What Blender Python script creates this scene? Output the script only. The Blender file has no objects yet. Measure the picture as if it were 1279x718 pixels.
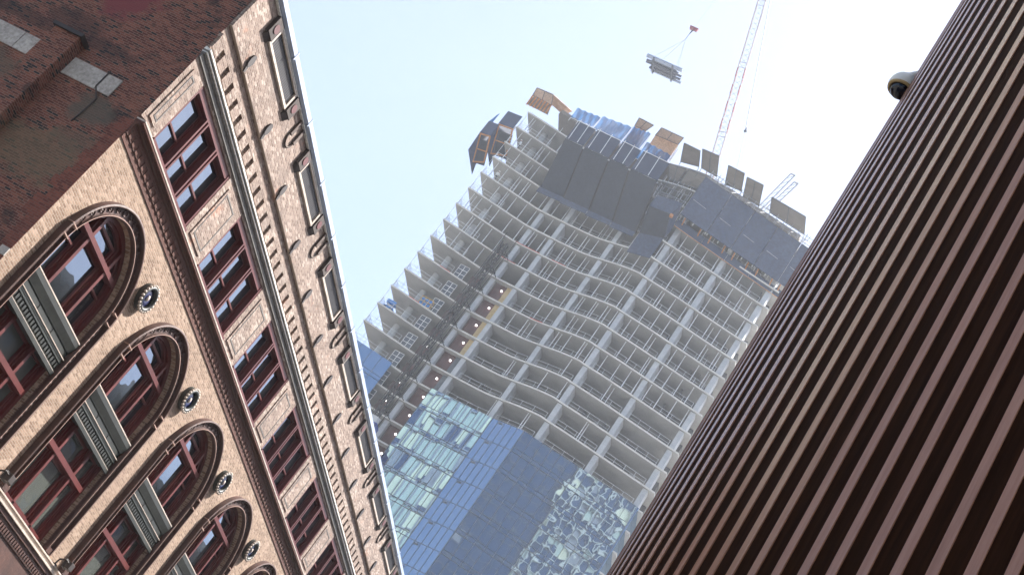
import bpy, bmesh, math, random
from mathutils import Vector, Matrix
random.seed(7)
R = math.radians
scene = bpy.context.scene
COL = scene.collection

# ------------------------------------------------------------------ materials
MATS = {}
def newmat(name):
    m = bpy.data.materials.new(name); m.use_nodes = True
    nt = m.node_tree; b = nt.nodes['Principled BSDF']
    MATS[name] = m
    return m, nt, b
def nd(nt, t, **kw):
    n = nt.nodes.new(t)
    for k, v in kw.items(): setattr(n, k, v)
    return n
def ramp(nt, src, stops):
    r = nd(nt, 'ShaderNodeValToRGB')
    els = r.color_ramp.elements
    while len(els) < len(stops): els.new(0.5)
    for e, (p, c) in zip(els, stops):
        e.position = p; e.color = (*c, 1) if len(c) == 3 else c
    nt.links.new(src, r.inputs[0]); return r.outputs[0]
def mixc(nt, f, a, b, mode='MIX'):
    n = nd(nt, 'ShaderNodeMix', data_type='RGBA', blend_type=mode)
    for s, v in ((0, f), (6, a), (7, b)):
        if hasattr(v, 'links'): nt.links.new(v, n.inputs[s])
        elif s == 0: n.inputs[0].default_value = v
        else: n.inputs[s].default_value = (*v, 1)
    return n.outputs[2]
def noise(nt, vec, scale, detail=4, rough=.55):
    n = nd(nt, 'ShaderNodeTexNoise'); n.inputs['Scale'].default_value = scale
    n.inputs['Detail'].default_value = detail; n.inputs['Roughness'].default_value = rough
    nt.links.new(vec, n.inputs['Vector']); return n.outputs[0]
def pos(nt): return nd(nt, 'ShaderNodeNewGeometry').outputs['Position']
def remap(nt, vec, order, scale=(1, 1, 1)):
    s = nd(nt, 'ShaderNodeSeparateXYZ'); nt.links.new(vec, s.inputs[0])
    c = nd(nt, 'ShaderNodeCombineXYZ')
    for i, (ax, sc) in enumerate(zip(order, scale)):
        if ax is None: continue
        m = nd(nt, 'ShaderNodeMath', operation='MULTIPLY'); m.inputs[1].default_value = sc
        nt.links.new(s.outputs['XYZ'.index(ax)], m.inputs[0]); nt.links.new(m.outputs[0], c.inputs[i])
    return c.outputs[0]
def bump(nt, b, h, strength, dist):
    n = nd(nt, 'ShaderNodeBump'); n.inputs['Strength'].default_value = strength; n.inputs['Distance'].default_value = dist
    nt.links.new(h, n.inputs['Height']); nt.links.new(n.outputs[0], b.inputs['Normal'])

def mottled(name, c1, c2, scale=2.0, rough=.8, metal=0.0, bumpd=0.0, stretch=(1, 1, 1), spec=None, fine=None):
    m, nt, b = newmat(name); p = pos(nt)
    v = remap(nt, p, 'XYZ', stretch)
    f = ramp(nt, noise(nt, v, scale, 6, .62), [(.3, (0, 0, 0)), (.7, (1, 1, 1))])
    c = mixc(nt, f, c1, c2)
    if fine:
        g = ramp(nt, noise(nt, p, fine, 3), [(.3, (.72, .72, .72)), (.7, (1.2, 1.2, 1.2))])
        c = mixc(nt, 1.0, c, g, 'MULTIPLY')
    nt.links.new(c, b.inputs['Base Color'])
    b.inputs['Roughness'].default_value = rough; b.inputs['Metallic'].default_value = metal
    if spec is not None: b.inputs['Specular IOR Level'].default_value = spec
    if bumpd: bump(nt, b, noise(nt, v, scale * 4, 5), .6, bumpd)
    return m

def brickmat(name, plane, c1, c2, mortar, extra=None, bw=.135, rh=.047, stains=None, wob=.6, blobs=()):
    m, nt, b = newmat(name); p = pos(nt)
    order = ('Y', 'Z', None) if plane == 'yz' else ('X', 'Z', None)
    v = remap(nt, p, order)
    # faces turned at right angles (reveals, pilaster sides) take the other horizontal axis, so courses keep their length
    o2 = ('X', None, None) if plane == 'yz' else ('Y', None, None)
    av = nd(nt, 'ShaderNodeVectorMath', operation='ADD'); nt.links.new(v, av.inputs[0]); nt.links.new(remap(nt, p, o2), av.inputs[1])
    sv = nd(nt, 'ShaderNodeVectorMath', operation='ADD'); nt.links.new(av.outputs[0], sv.inputs[0]); sv.inputs[1].default_value = (15.0 if plane == 'yz' else -20.22, 0, 0)
    v = sv.outputs[0]
    t = nd(nt, 'ShaderNodeTexBrick')
    t.inputs['Scale'].default_value = 1; t.inputs['Brick Width'].default_value = bw
    t.inputs['Row Height'].default_value = rh; t.inputs['Mortar Size'].default_value = .0055
    t.inputs['Mortar Smooth'].default_value = .2
    t.inputs['Color1'].default_value = (0, 0, 0, 1); t.inputs['Color2'].default_value = (1, 1, 1, 1)
    t.inputs['Mortar'].default_value = (.5, .5, .5, 1)
    t.offset = .5
    nt.links.new(v, t.inputs['Vector'])
    # per-brick value + clumps
    n2 = noise(nt, v, 1.1, 5, .6)
    a = nd(nt, 'ShaderNodeMath', operation='MULTIPLY_ADD'); a.inputs[1].default_value = wob; 
    nt.links.new(t.outputs['Color'], a.inputs[0])
    a2 = nd(nt, 'ShaderNodeMath', operation='MULTIPLY_ADD'); a2.inputs[1].default_value = 1.2; a2.inputs[2].default_value = -.6 + (1-wob)/2
    nt.links.new(n2, a2.inputs[0]); nt.links.new(a2.outputs[0], a.inputs[2])
    mid = tuple((x + y) / 2 for x, y in zip(c1, c2))
    stops = [(.0, c1), (.5, mid), (1., c2)]
    if extra: stops = [(.0, c1), (.38, mid), (.72, c2), (1., extra)]
    c = ramp(nt, a.outputs[0], stops)
    g = ramp(nt, noise(nt, v, 22, 3), [(.25, (.75, .75, .75)), (.75, (1.2, 1.2, 1.2))])
    c = mixc(nt, .8, c, g, 'MULTIPLY')
    c = mixc(nt, t.outputs['Fac'], c, mortar)
    for k, (sc, col, lo, hi, amt) in enumerate(stains or []):
        off = nd(nt, 'ShaderNodeVectorMath', operation='ADD'); off.inputs[1].default_value = (7.3 * k, 3.1 * k, 0)
        nt.links.new(v, off.inputs[0])
        f = ramp(nt, noise(nt, off.outputs[0], sc, 6, .65), [(lo, (0, 0, 0)), (hi, (amt, amt, amt))])
        c = mixc(nt, f, c, col)
    for (cu, cv, ru, rv, col, amt) in blobs:
        off = nd(nt, 'ShaderNodeVectorMath', operation='SUBTRACT'); off.inputs[1].default_value = (cu, cv, 0); nt.links.new(v, off.inputs[0])
        sc = nd(nt, 'ShaderNodeVectorMath', operation='DIVIDE'); sc.inputs[1].default_value = (ru, rv, 1); nt.links.new(off.outputs[0], sc.inputs[0])
        ln = nd(nt, 'ShaderNodeVectorMath', operation='LENGTH'); nt.links.new(sc.outputs[0], ln.inputs[0])
        ad = nd(nt, 'ShaderNodeMath', operation='ADD'); nt.links.new(ln.outputs['Value'], ad.inputs[0])
        ns = nd(nt, 'ShaderNodeMath', operation='MULTIPLY_ADD'); ns.inputs[1].default_value = 1.5; ns.inputs[2].default_value = -.75; nt.links.new(noise(nt, v, 3.0, 6, .65), ns.inputs[0]); nt.links.new(ns.outputs[0], ad.inputs[1])
        f = ramp(nt, ad.outputs[0], [(.62, (amt,) * 3), (.95, (0, 0, 0))])
        c = mixc(nt, f, c, col)
    nt.links.new(c, b.inputs['Base Color']); b.inputs['Roughness'].default_value = .9
    h = nd(nt, 'ShaderNodeMath', operation='SUBTRACT'); nt.links.new(noise(nt, v, 30, 3), h.inputs[0]); nt.links.new(t.outputs['Fac'], h.inputs[1])
    bump(nt, b, h.outputs[0], .7, .012)
    return m

brickmat('tan brick', 'yz', (.150, .088, .056), (.285, .192, .134), (.29, .24, .19), extra=(.37, .265, .20), wob=.9, stains=[(.5, (.20, .13, .10), .55, .8, .5)])
brickmat('grey pink brick', 'yz', (.125, .078, .06), (.275, .20, .162), (.30, .25, .21), extra=(.42, .35, .30), wob=.9,
         stains=[(.9, (.16, .13, .115), .5, .75, .6), (1.6, (.44, .19, .11), .62, .74, .55)])
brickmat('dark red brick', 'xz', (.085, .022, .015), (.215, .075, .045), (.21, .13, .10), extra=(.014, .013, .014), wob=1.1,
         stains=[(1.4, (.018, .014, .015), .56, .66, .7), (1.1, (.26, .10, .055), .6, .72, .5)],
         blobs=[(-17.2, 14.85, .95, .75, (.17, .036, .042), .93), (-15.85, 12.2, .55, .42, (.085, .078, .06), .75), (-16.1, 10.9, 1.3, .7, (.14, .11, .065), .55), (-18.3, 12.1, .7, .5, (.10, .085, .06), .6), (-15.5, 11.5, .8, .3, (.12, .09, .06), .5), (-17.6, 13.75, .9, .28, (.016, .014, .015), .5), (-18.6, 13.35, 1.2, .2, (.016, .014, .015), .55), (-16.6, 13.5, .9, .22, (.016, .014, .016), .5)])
brickmat('red corner brick', 'xz', (.10, .024, .016), (.21, .062, .038), (.15, .08, .06), wob=1.0)
brickmat('red corbel brick', 'yz', (.055, .016, .011), (.115, .042, .028), (.09, .045, .033), bw=.07)
mottled('brown terracotta', (.040, .017, .013), (.085, .038, .028), 3, .6, bumpd=.01, fine=25)
mottled('bracket stone', (.035, .026, .024), (.07, .052, .045), 4, .85, fine=20)
mottled('attic stone', (.07, .05, .042), (.13, .098, .082), 4, .85, fine=20)
mottled('pale highlight terracotta', (.22, .135, .105), (.34, .225, .18), 3, .55)
mottled('red paint', (.062, .007, .006), (.105, .015, .012), 2, .5)
mottled('pale trim', (.36, .30, .255), (.50, .43, .37), 3, .6, fine=20)
mottled('cornice white', (.52, .50, .46), (.72, .70, .66), 2.2, .55, fine=15)
mottled('cornice stone', (.10, .095, .09), (.17, .16, .15), 2.5, .8, fine=15)
mottled('bronze green panel', (.011, .013, .011), (.026, .029, .024), 2.5, .5, fine=12)
mottled('gutter metal', (.34, .38, .46), (.46, .52, .62), 2, .35, metal=.55)
mottled('louver dark', (.012, .012, .016), (.025, .024, .03), 4, .6)
mottled('dark brick row', (.09, .045, .032), (.15, .08, .055), 1.2, .9, fine=9)
mottled('iron', (.022, .018, .018), (.045, .032, .028), 4, .6)
mottled('concrete stone', (.30, .275, .25), (.42, .39, .36), 2.6, .9, fine=18)
mottled('faded red paint patch', (.17, .035, .04), (.235, .055, .06), 5, .75, fine=30)
mottled('grey render patch', (.085, .08, .065), (.16, .135, .10), 2.2, .95, fine=14)
mottled('roof dark', (.05, .05, .05), (.08, .08, .08), 1, .9)
mottled('blue enamel', (.008, .010, .035), (.014, .018, .075), 8, .25)

def glassmat(name, tint, base, refl, rough=.02, bumps=(), fade=None):
    """coated glass: dark body with a mirror coating; bumps = (scale, strength, distance) for the waviness of the panes"""
    m, nt, b = newmat(name)
    out = nt.nodes['Material Output']; nt.nodes.remove(b)
    d = nd(nt, 'ShaderNodeBsdfPrincipled'); d.inputs['Base Color'].default_value = (*base, 1); d.inputs['Roughness'].default_value = .1
    g = nd(nt, 'ShaderNodeBsdfGlossy'); g.inputs['Color'].default_value = (*tint, 1); g.inputs['Roughness'].default_value = rough
    lw = nd(nt, 'ShaderNodeLayerWeight'); lw.inputs['Blend'].default_value = .5
    pw = nd(nt, 'ShaderNodeMath', operation='POWER'); pw.inputs[1].default_value = 5; nt.links.new(lw.outputs['Facing'], pw.inputs[0])
    ad = nd(nt, 'ShaderNodeMath', operation='MULTIPLY_ADD', use_clamp=True); ad.inputs[1].default_value = .9; ad.inputs[2].default_value = .045 + refl
    nt.links.new(pw.outputs[0], ad.inputs[0])
    mx = nd(nt, 'ShaderNodeMixShader'); nt.links.new(ad.outputs[0], mx.inputs[0])
    nt.links.new(d.outputs[0], mx.inputs[1]); nt.links.new(g.outputs[0], mx.inputs[2]); nt.links.new(mx.outputs[0], out.inputs[0])
    p = pos(nt); last = None
    for sc, st, di in bumps:
        n = nd(nt, 'ShaderNodeBump'); n.inputs['Strength'].default_value = st; n.inputs['Distance'].default_value = di
        nt.links.new(noise(nt, p, sc, 1, .4), n.inputs['Height'])
        if last: nt.links.new(last, n.inputs['Normal'])
        last = n.outputs[0]
    if last: nt.links.new(last, g.inputs['Normal']); nt.links.new(last, lw.inputs['Normal'])
    return m
glassmat('window glass', (.60, .74, .95), (.012, .015, .017), .13, .01, [(1.3, .3, .03)])
glassmat('blind glass', (.60, .74, .95), (.085, .095, .085), .10, .03, [(1.3, .3, .03)])
glassmat('curtain glass', (.34, .53, .76), (.015, .025, .04), .42, .01, [(.16, .35, .05)])
glassmat('wavy curtain glass', (.32, .44, .58), (.012, .022, .04), .42, .01, [(.8, .3, .010), (.25, .3, .02)])
glassmat('dark tower glass', (.25, .40, .62), (.010, .055, .135), .03, .05)

mottled('slab concrete', (.315, .31, .30), (.41, .405, .395), .4, .9)
mottled('skylit edge concrete', (.50, .485, .455), (.62, .605, .575), .9, .85)
mottled('column concrete', (.36, .38, .41), (.48, .495, .52), .8, .9)
mottled('dark interior', (.045, .048, .055), (.125, .125, .13), .35, .9)
mottled('galvanised steel', (.55, .57, .60), (.70, .72, .75), 3, .5)
mottled('boom white', (.34, .36, .40), (.44, .46, .50), 2, .6)
mottled('pale plywood', (.50, .36, .28), (.62, .47, .38), .9, .75, fine=6)
mottled('load grey', (.045, .058, .085), (.08, .095, .13), 2, .6)
mottled('load blue', (.22, .27, .36), (.30, .36, .46), 2, .6)
mottled('scaffold steel', (.17, .18, .20), (.27, .28, .30), 3, .6)
mottled('dark steel', (.008, .008, .010), (.022, .022, .024), 3, .6)
mottled('mullion grey', (.06, .075, .10), (.10, .115, .14), 3, .5)
mottled('brown hoarding', (.065, .022, .022), (.10, .036, .033), 1.5, .7)
mottled('yellow plywood', (.42, .30, .14), (.56, .43, .24), 2, .8)
mottled('orange plywood', (.44, .235, .13), (.58, .35, .21), .9, .75, fine=6)
mottled('grey plywood', (.17, .155, .14), (.235, .215, .195), 1.2, .8, stretch=(.3, .3, 3))
mottled('orange timber', (.36, .14, .04), (.50, .22, .07), 2, .8)
mottled('shaded charcoal sheeting', (.010, .018, .036), (.018, .028, .050), .6, .75, fine=3)  # darkened for the shade on the downward-facing decks
mottled('blue grey sheeting', (.036, .052, .095), (.052, .070, .118), .5, .7, fine=2.5)
mottled('navy sheeting', (.018, .030, .065), (.032, .048, .09), .8, .7)
mottled('box sheeting', (.025, .042, .09), (.042, .062, .12), .8, .7)
mottled('hoist blue', (.012, .04, .22), (.02, .07, .32), 2, .45)
mottled('tarp blue', (.03, .16, .46), (.06, .25, .60), 2, .6)
mottled('yellow paint', (.55, .32, .04), (.65, .42, .08), 2, .5)
mottled('white paint', (.70, .70, .70), (.82, .82, .82), 2, .5)
mottled('crane red', (.22, .04, .05), (.30, .06, .07), 2, .5)
mottled('red tape', (.5, .07, .05), (.6, .12, .08), 2, .6)
mottled('site grey', (.42, .42, .43), (.56, .56, .57), 2, .7)
mottled('skin', (.42, .24, .17), (.5, .3, .22), 5, .6)
mottled('dark trousers', (.03, .035, .05), (.05, .055, .07), 5, .9)
mottled('white vest', (.62, .62, .60), (.78, .78, .76), 5, .8)
mottled('pink lattice', (.30, .24, .25), (.38, .32, .33), 3, .6)
mottled('asphalt', (.045, .045, .047), (.065, .064, .064), .4, .9, fine=20)
mottled('pavement', (.15, .145, .135), (.21, .205, .19), .5, .9, fine=10)
mottled('ground', (.14, .137, .13), (.20, .195, .185), .05, .95)
mottled('cream panel', (.74, .72, .48), (.86, .84, .60), .3, .7)
mottled('mint panel', (.46, .54, .44), (.58, .65, .54), .3, .6)
mottled('grey panel', (.24, .25, .27), (.34, .35, .37), .3, .6)
mottled('ivory frame', (.66, .66, .55), (.78, .78, .68), .3, .6)
def wood(name, c1, c2, rough, spec):
    m, nt, b = newmat(name); p = pos(nt)
    v = remap(nt, p, 'XYZ', (9, 9, .55))
    f = ramp(nt, noise(nt, v, 2.2, 7, .7), [(.32, (0, 0, 0)), (.68, (1, 1, 1))])
    nt.links.new(mixc(nt, f, c1, c2), b.inputs['Base Color'])
    b.inputs['Roughness'].default_value = rough; b.inputs['Specular IOR Level'].default_value = spec
    bump(nt, b, noise(nt, remap(nt, p, 'XYZ', (14, 14, 1.0)), 3, 5), .25, .004)
wood('rosewood slat', (.29, .132, .08), (.41, .205, .135), .26, .42)
wood('dark wood panel', (.014, .0052, .0022), (.033, .0125, .0055), .6, .02)
def netmat(name, col, alpha):
    m, nt, b = newmat(name); b.inputs['Base Color'].default_value = (*col, 1); b.inputs['Roughness'].default_value = .8
    out = nt.nodes['Material Output']
    tl = nd(nt, 'ShaderNodeBsdfTranslucent'); tl.inputs[0].default_value = (*col, 1)
    a = nd(nt, 'ShaderNodeMixShader'); a.inputs[0].default_value = .5
    nt.links.new(b.outputs[0], a.inputs[1]); nt.links.new(tl.outputs[0], a.inputs[2])
    tr = nd(nt, 'ShaderNodeBsdfTransparent'); mx = nd(nt, 'ShaderNodeMixShader')
    f = ramp(nt, noise(nt, pos(nt), .7, 4), [(.3, (alpha - .12,) * 3), (.7, (alpha + .12,) * 3)])
    nt.links.new(f, mx.inputs[0]); nt.links.new(tr.outputs[0], mx.inputs[1]); nt.links.new(a.outputs[0], mx.inputs[2])
    nt.links.new(mx.outputs[0], out.inputs[0])
netmat('blue net', (.03, .13, .32), .80)
netmat('pale net', (.35, .55, .75), .3)
m, nt, b = newmat('lit lamp'); b.inputs['Emission Color'].default_value = (1, 1, 1, 1); b.inputs['Emission Strength'].default_value = 2.2; b.inputs['Base Color'].default_value = (.8, .8, .8, 1)
m, nt, b = newmat('dome black'); b.inputs['Base Color'].default_value = (.01, .012, .02, 1); b.inputs['Roughness'].default_value = .06
m, nt, b = newmat('dome housing'); b.inputs['Base Color'].default_value = (.72, .71, .67, 1); b.inputs['Roughness'].default_value = .35

# ------------------------------------------------------------------ mesh helpers
class MB:
    def __init__(s): s.v = []; s.f = []; s.mi = []; s.cur = 0
    def add(s, vs, fs):
        o = len(s.v); s.v += [tuple(v) for v in vs]
        for f in fs: s.f.append([i + o for i in f]); s.mi.append(s.cur)
        return s
    def quad(s, a, b, c, d): return s.add([a, b, c, d], [(0, 1, 2, 3)])
    def box(s, x0, x1, y0, y1, z0, z1):
        vs = [(x, y, z) for z in (z0, z1) for y in (y0, y1) for x in (x0, x1)]
        return s.add(vs, [(0, 2, 3, 1), (4, 5, 7, 6), (0, 1, 5, 4), (2, 6, 7, 3), (0, 4, 6, 2), (1, 3, 7, 5)])
    def hexa(s, p): # 8 points: bottom loop 4, top loop 4
        return s.add(p, [(3, 2, 1, 0), (4, 5, 6, 7), (0, 1, 5, 4), (1, 2, 6, 5), (2, 3, 7, 6), (3, 0, 4, 7)])
    def prism(s, pts, axis, a, b):
        """polygon pts (2D) extruded along axis; pts in the two other axes in xyz order"""
        def P(u, v, w): return {'x': (w, u, v), 'y': (u, w, v), 'z': (u, v, w)}[axis]
        n = len(pts)
        vs = [P(u, v, a) for u, v in pts] + [P(u, v, b) for u, v in pts]
        fs = [tuple(range(n))[::-1], tuple(range(n, 2 * n))] + [(i, (i + 1) % n, n + (i + 1) % n, n + i) for i in range(n)]
        return s.add(vs, fs)
    def tube(s, a, b, r, n=6, r2=None):
        a = Vector(a); b = Vector(b); d = (b - a)
        if d.length < 1e-6: return s
        d.normalize(); u = d.orthogonal().normalized(); w = d.cross(u); r2 = r if r2 is None else r2
        vs = [a + (u * math.cos(t) + w * math.sin(t)) * r for t in [2 * math.pi * i / n for i in range(n)]]
        vs += [b + (u * math.cos(t) + w * math.sin(t)) * r2 for t in [2 * math.pi * i / n for i in range(n)]]
        fs = [(i, (i + 1) % n, n + (i + 1) % n, n + i) for i in range(n)] + [tuple(range(n))[::-1], tuple(range(n, 2 * n))]
        return s.add(vs, fs)
    def path(s, pts, r, n=6):
        for a, b in zip(pts, pts[1:]): s.tube(a, b, r, n)
        return s
    def slab(s, a, b, c, d, t):
        """thick sheet: quad a b c d given thickness t along its normal, both ways"""
        A, B, C_, D = map(Vector, (a, b, c, d)); n = (B - A).cross(D - A).normalized() * t / 2
        return s.hexa([p - n for p in (A, B, C_, D)] + [p + n for p in (A, B, C_, D)])
    def sphere(s, c, r, nu=10, nv=7, sq=(1, 1, 1)):
        vs = []; fs = []
        for j in range(nv + 1):
            t = math.pi * j / nv
            for i in range(nu):
                p = 2 * math.pi * i / nu
                vs.append((c[0] + r * sq[0] * math.sin(t) * math.cos(p), c[1] + r * sq[1] * math.sin(t) * math.sin(p), c[2] + r * sq[2] * math.cos(t)))
        for j in range(nv):
            for i in range(nu): fs.append((j * nu + i, (j + 1) * nu + i, (j + 1) * nu + (i + 1) % nu, j * nu + (i + 1) % nu))
        return s.add(vs, fs)
    def ball_axis(s, c, axis, prof, n=16):
        """lathe of profile [(r, h)] about axis through c"""
        d = Vector(axis).normalized(); u = d.orthogonal().normalized(); w = d.cross(u); c = Vector(c)
        vs = []; fs = []
        for r, h in prof:
            for i in range(n):
                t = 2 * math.pi * i / n; vs.append(c + d * h + (u * math.cos(t) + w * math.sin(t)) * r)
        for j in range(len(prof) - 1):
            for i in range(n): fs.append((j * n + i, j * n + (i + 1) % n, (j + 1) * n + (i + 1) % n, (j + 1) * n + i))
        return s.add(vs, fs)
    def build(s, name, mats, parent=None, smooth=False, loc=None, bevel=0, recalc=True):
        me = bpy.data.meshes.new(name); me.from_pydata(s.v, [], s.f)
        for mm in ([mats] if isinstance(mats, str) else mats): me.materials.append(MATS[mm])
        me.polygons.foreach_set('material_index', s.mi)
        if recalc:
            bm = bmesh.new(); bm.from_mesh(me)
            bmesh.ops.remove_doubles(bm, verts=bm.verts, dist=1e-5) if smooth else None
            bmesh.ops.recalc_face_normals(bm, faces=bm.faces); bm.to_mesh(me); bm.free()
        if smooth: me.polygons.foreach_set('use_smooth', [True] * len(me.polygons))
        me.update()
        o = bpy.data.objects.new(name, me); COL.objects.link(o)
        if parent: o.parent = parent
        if loc: o.location = loc
        if bevel:
            md = o.modifiers.new('bevel', 'BEVEL'); md.width = bevel; md.segments = 2; md.limit_method = 'ANGLE'
        return o
def pieces(mb, name, mats, parent):
    """one object per loose piece of the mesh"""
    par = list(range(len(mb.v)))
    def root(i):
        while par[i] != i: par[i] = par[par[i]]; i = par[i]
        return i
    for f in mb.f:
        for i in f[1:]: par[root(i)] = root(f[0])
    comp = {}
    for f, m_ in zip(mb.f, mb.mi): comp.setdefault(root(f[0]), []).append((f, m_))
    for fs in comp.values():
        ids = sorted({i for f, _ in fs for i in f}); ix = {i: k for k, i in enumerate(ids)}
        n = MB(); n.v = [mb.v[i] for i in ids]; n.f = [[ix[i] for i in f] for f, _ in fs]; n.mi = [m_ for _, m_ in fs]
        n.build(name, mats, parent)
def tag(o, label, cat, group=None, kind=None):
    if label: o['label'] = label
    if cat: o['category'] = cat
    if group: o['group'] = group
    if kind: o['kind'] = kind
    return o
def thing(name, label, cat, loc=(0, 0, 0), group=None, rz=0):
    o = bpy.data.objects.new(name, None); COL.objects.link(o); o.location = loc; o.rotation_euler = (0, 0, rz); o.empty_display_size = .3
    return tag(o, label, cat, group)
def dup(o, parent=None, loc=None):
    c = o.copy(); COL.objects.link(c)
    if parent: c.parent = parent
    if loc is not None: c.location = loc
    for ch in [x for x in o.children]:
        dup(ch, c)
    return c

# ------------------------------------------------------------------ camera (solved from the photograph's vanishing points)
F = 1842.; UPx, UPy = .594, -.8047
PITCH = math.atan(F / math.hypot(2110, 2859)); AZ = R(-20); CZ = 1.7
fw = Vector((math.sin(AZ) * math.cos(PITCH), math.cos(AZ) * math.cos(PITCH), math.sin(PITCH)))
r0 = Vector((math.cos(AZ), -math.sin(AZ), 0)); u0 = r0.cross(fw)
l = math.hypot(UPx, UPy); ux, uy = UPx / l, UPy / l; rx, ry = -uy, ux
# image x axis / y axis (down) in world space: p = a*rt + b*up  ->  x = a*rx + b*ux ; a = x*rx + y*ry ; b = x*ux + y*uy
X = r0 * rx + u0 * ux; Yd = r0 * ry + u0 * uy
cam = bpy.data.cameras.new('camera'); co = bpy.data.objects.new('camera', cam); COL.objects.link(co)
mw = Matrix((X, -Yd, -fw)).transposed().to_4x4(); mw.translation = (0, 0, CZ); co.matrix_world = mw
cam.sensor_width = 36; cam.lens = 36 * F / 1279; cam.clip_start = .1; cam.clip_end = 5000
scene.camera = co

# ------------------------------------------------------------------ light
SUN_AZ, SUN_EL = 45, 55
w = bpy.data.worlds.new('World'); scene.world = w; w.use_nodes = True
nt = w.node_tree; bg = nt.nodes['Background']
sky = nt.nodes.new('ShaderNodeTexSky'); sky.sky_type = 'NISHITA'; sky.sun_disc = False
sky.sun_elevation = R(SUN_EL); sky.sun_rotation = R(SUN_AZ); sky.air_density = .85; sky.dust_density = 3.0; sky.ozone_density = 1.0
nt.links.new(sky.outputs[0], bg.inputs[0]); bg.inputs[1].default_value = .094
sun = bpy.data.lights.new('sun', 'SUN'); sun.energy = 5.0; sun.angle = R(.53); sun.color = (1, .955, .90)
so = bpy.data.objects.new('sun', sun); COL.objects.link(so)
sd = Vector((math.sin(R(SUN_AZ)) * math.cos(R(SUN_EL)), math.cos(R(SUN_AZ)) * math.cos(R(SUN_EL)), math.sin(R(SUN_EL))))
so.rotation_euler = sd.to_track_quat('Z', 'Y').to_euler(); so.location = (60, 30, 120)
scene.view_settings.view_transform = 'Standard'; scene.view_settings.look = 'None'
scene.view_settings.exposure = 1.75; scene.view_settings.gamma = 1

# ------------------------------------------------------------------ the ground
o = MB().box(-1500, 1500, -1500, 1500, -1.0, -.02).build('ground', 'ground'); tag(o, None, None, kind='structure')
o = MB().box(-10.5, 3.0, -200, 140, -.016, 0).build('road', 'asphalt'); tag(o, None, None, kind='structure')
mb = MB()
mb.box(-14.6, -10.5, -200, 140, -.016, .13); o = mb.build('pavement', 'pavement'); tag(o, None, None, kind='structure')
mb = MB(); mb.box(3.0, 7.0, -200, 140, -.016, .13); o = mb.build('pavement', 'pavement'); tag(o, None, None, kind='structure')
mb = MB()
for y in range(-60, 130, 6): mb.box(-3.85, -3.72, y, y + 3, .002, .006)
o = mb.build('road_marking', 'white paint'); tag(o, None, None, kind='structure')

# ================================================================== BRICK WAREHOUSE
XF = -15.0; Y0 = 20.22; C0 = 22.38; PB = 4.13; NB = 10; Y1 = C0 + PB * (NB - .5) + .1
bb = thing('brick_building', 'old tan brick commercial building with round arched bays, dark red windows and sunlit street front', 'building', (XF, Y0, 0))
def bpart(mb, name, mats, parent=None, loc=None, **k):
    """geometry given in world coordinates relative to the building's base"""
    for i, v in enumerate(mb.v): mb.v[i] = (v[0] - XF, v[1] - Y0, v[2]) if loc is None else v
    return mb.build(name, mats, parent or bb, loc=loc, **k)
# --- street front: one sheet with arched and square openings
SP = 10.05; RI = 1.35; RO = 1.62; NA = 20
WZ0, WZ1 = 12.62, 14.14; WH = 1.42
mb = MB()
def fq(y0, y1, z0, z1, x=XF): mb.quad((x, y0, z0), (x, y1, z0), (x, y1, z1), (x, y0, z1))
ys = Y0
for k in range(NB):
    c = C0 + PB * k; a, b_ = c - RI, c + RI
    fq(ys, a, 6.4, 12.0)
    nx = b_ if k < NB - 1 else Y1
    arc = [(c - RI * math.cos(math.pi * i / NA), SP + RI * math.sin(math.pi * i / NA)) for i in range(NA + 1)]
    for (p, q) in zip(arc, arc[1:]): mb.quad((XF, p[0], p[1]), (XF, q[0], q[1]), (XF, q[0], 12.0), (XF, p[0], 12.0))
    # reveal
    loop = [(a, 6.4)] + arc + [(b_, 6.4)]
    for p, q in zip(loop, loop[1:]): mb.quad((XF, p[0], p[1]), (XF - .34, p[0], p[1]), (XF - .34, q[0], q[1]), (XF, q[0], q[1]))
    ys = b_
fq(ys, Y1, 6.4, 12.0)
bpart(mb, 'wall', 'tan brick', recalc=False)
mb = MB(); ys = Y0
fq(Y0, Y1, 12.0, WZ0)
for k in range(NB):
    c = C0 + PB * k
    fq(ys, c - WH, WZ0, WZ1)
    for (p, q) in (((c - WH, WZ0), (c - WH, WZ1)), ((c - WH, WZ1), (c + WH, WZ1)), ((c + WH, WZ1), (c + WH, WZ0)), ((c + WH, WZ0), (c - WH, WZ0))):
        mb.quad((XF, p[0], p[1]), (XF - .3, p[0], p[1]), (XF - .3, q[0], q[1]), (XF, q[0], q[1]))
    ys = c + WH
fq(ys, Y1, WZ0, WZ1); fq(Y0, Y1, WZ1, 15.2)
bpart(mb, 'wall', 'grey pink brick', recalc=False)
# corbelled attic storey, proud of the wall below
mb = MB(); mb.box(XF - .02, XF + .075, Y0, Y1, 15.13, 16.5)
bpart(mb, 'attic_wall', 'grey pink brick')
# brick piers with raised panel frames between the square windows
for k in range(NB + 1):
    c = C0 + PB * (k - .5)
    y0, y1 = max(c - .42, Y0 + .16), c + .42
    if y0 > Y1: break
    mb = MB()
    mb.box(XF - .01, XF + .015 + .01, y0, y1, 12.72, 14.0); e = .028
    mb.cur = 1
    for (p, q, r_, s_) in ((y0 + .08, y0 + .08 + e, 12.80, 13.92), (y1 - .08 - e, y1 - .08, 12.80, 13.92), (y0 + .08 + e, y1 - .08 - e, 12.80, 12.80 + e), (y0 + .08 + e, y1 - .08 - e, 13.92 - e, 13.92)):
        mb.box(XF + .02, XF + .033, p, q, r_, s_)
    bpart(mb, 'pier_panel', ['grey pink brick', 'cornice stone'])
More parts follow.
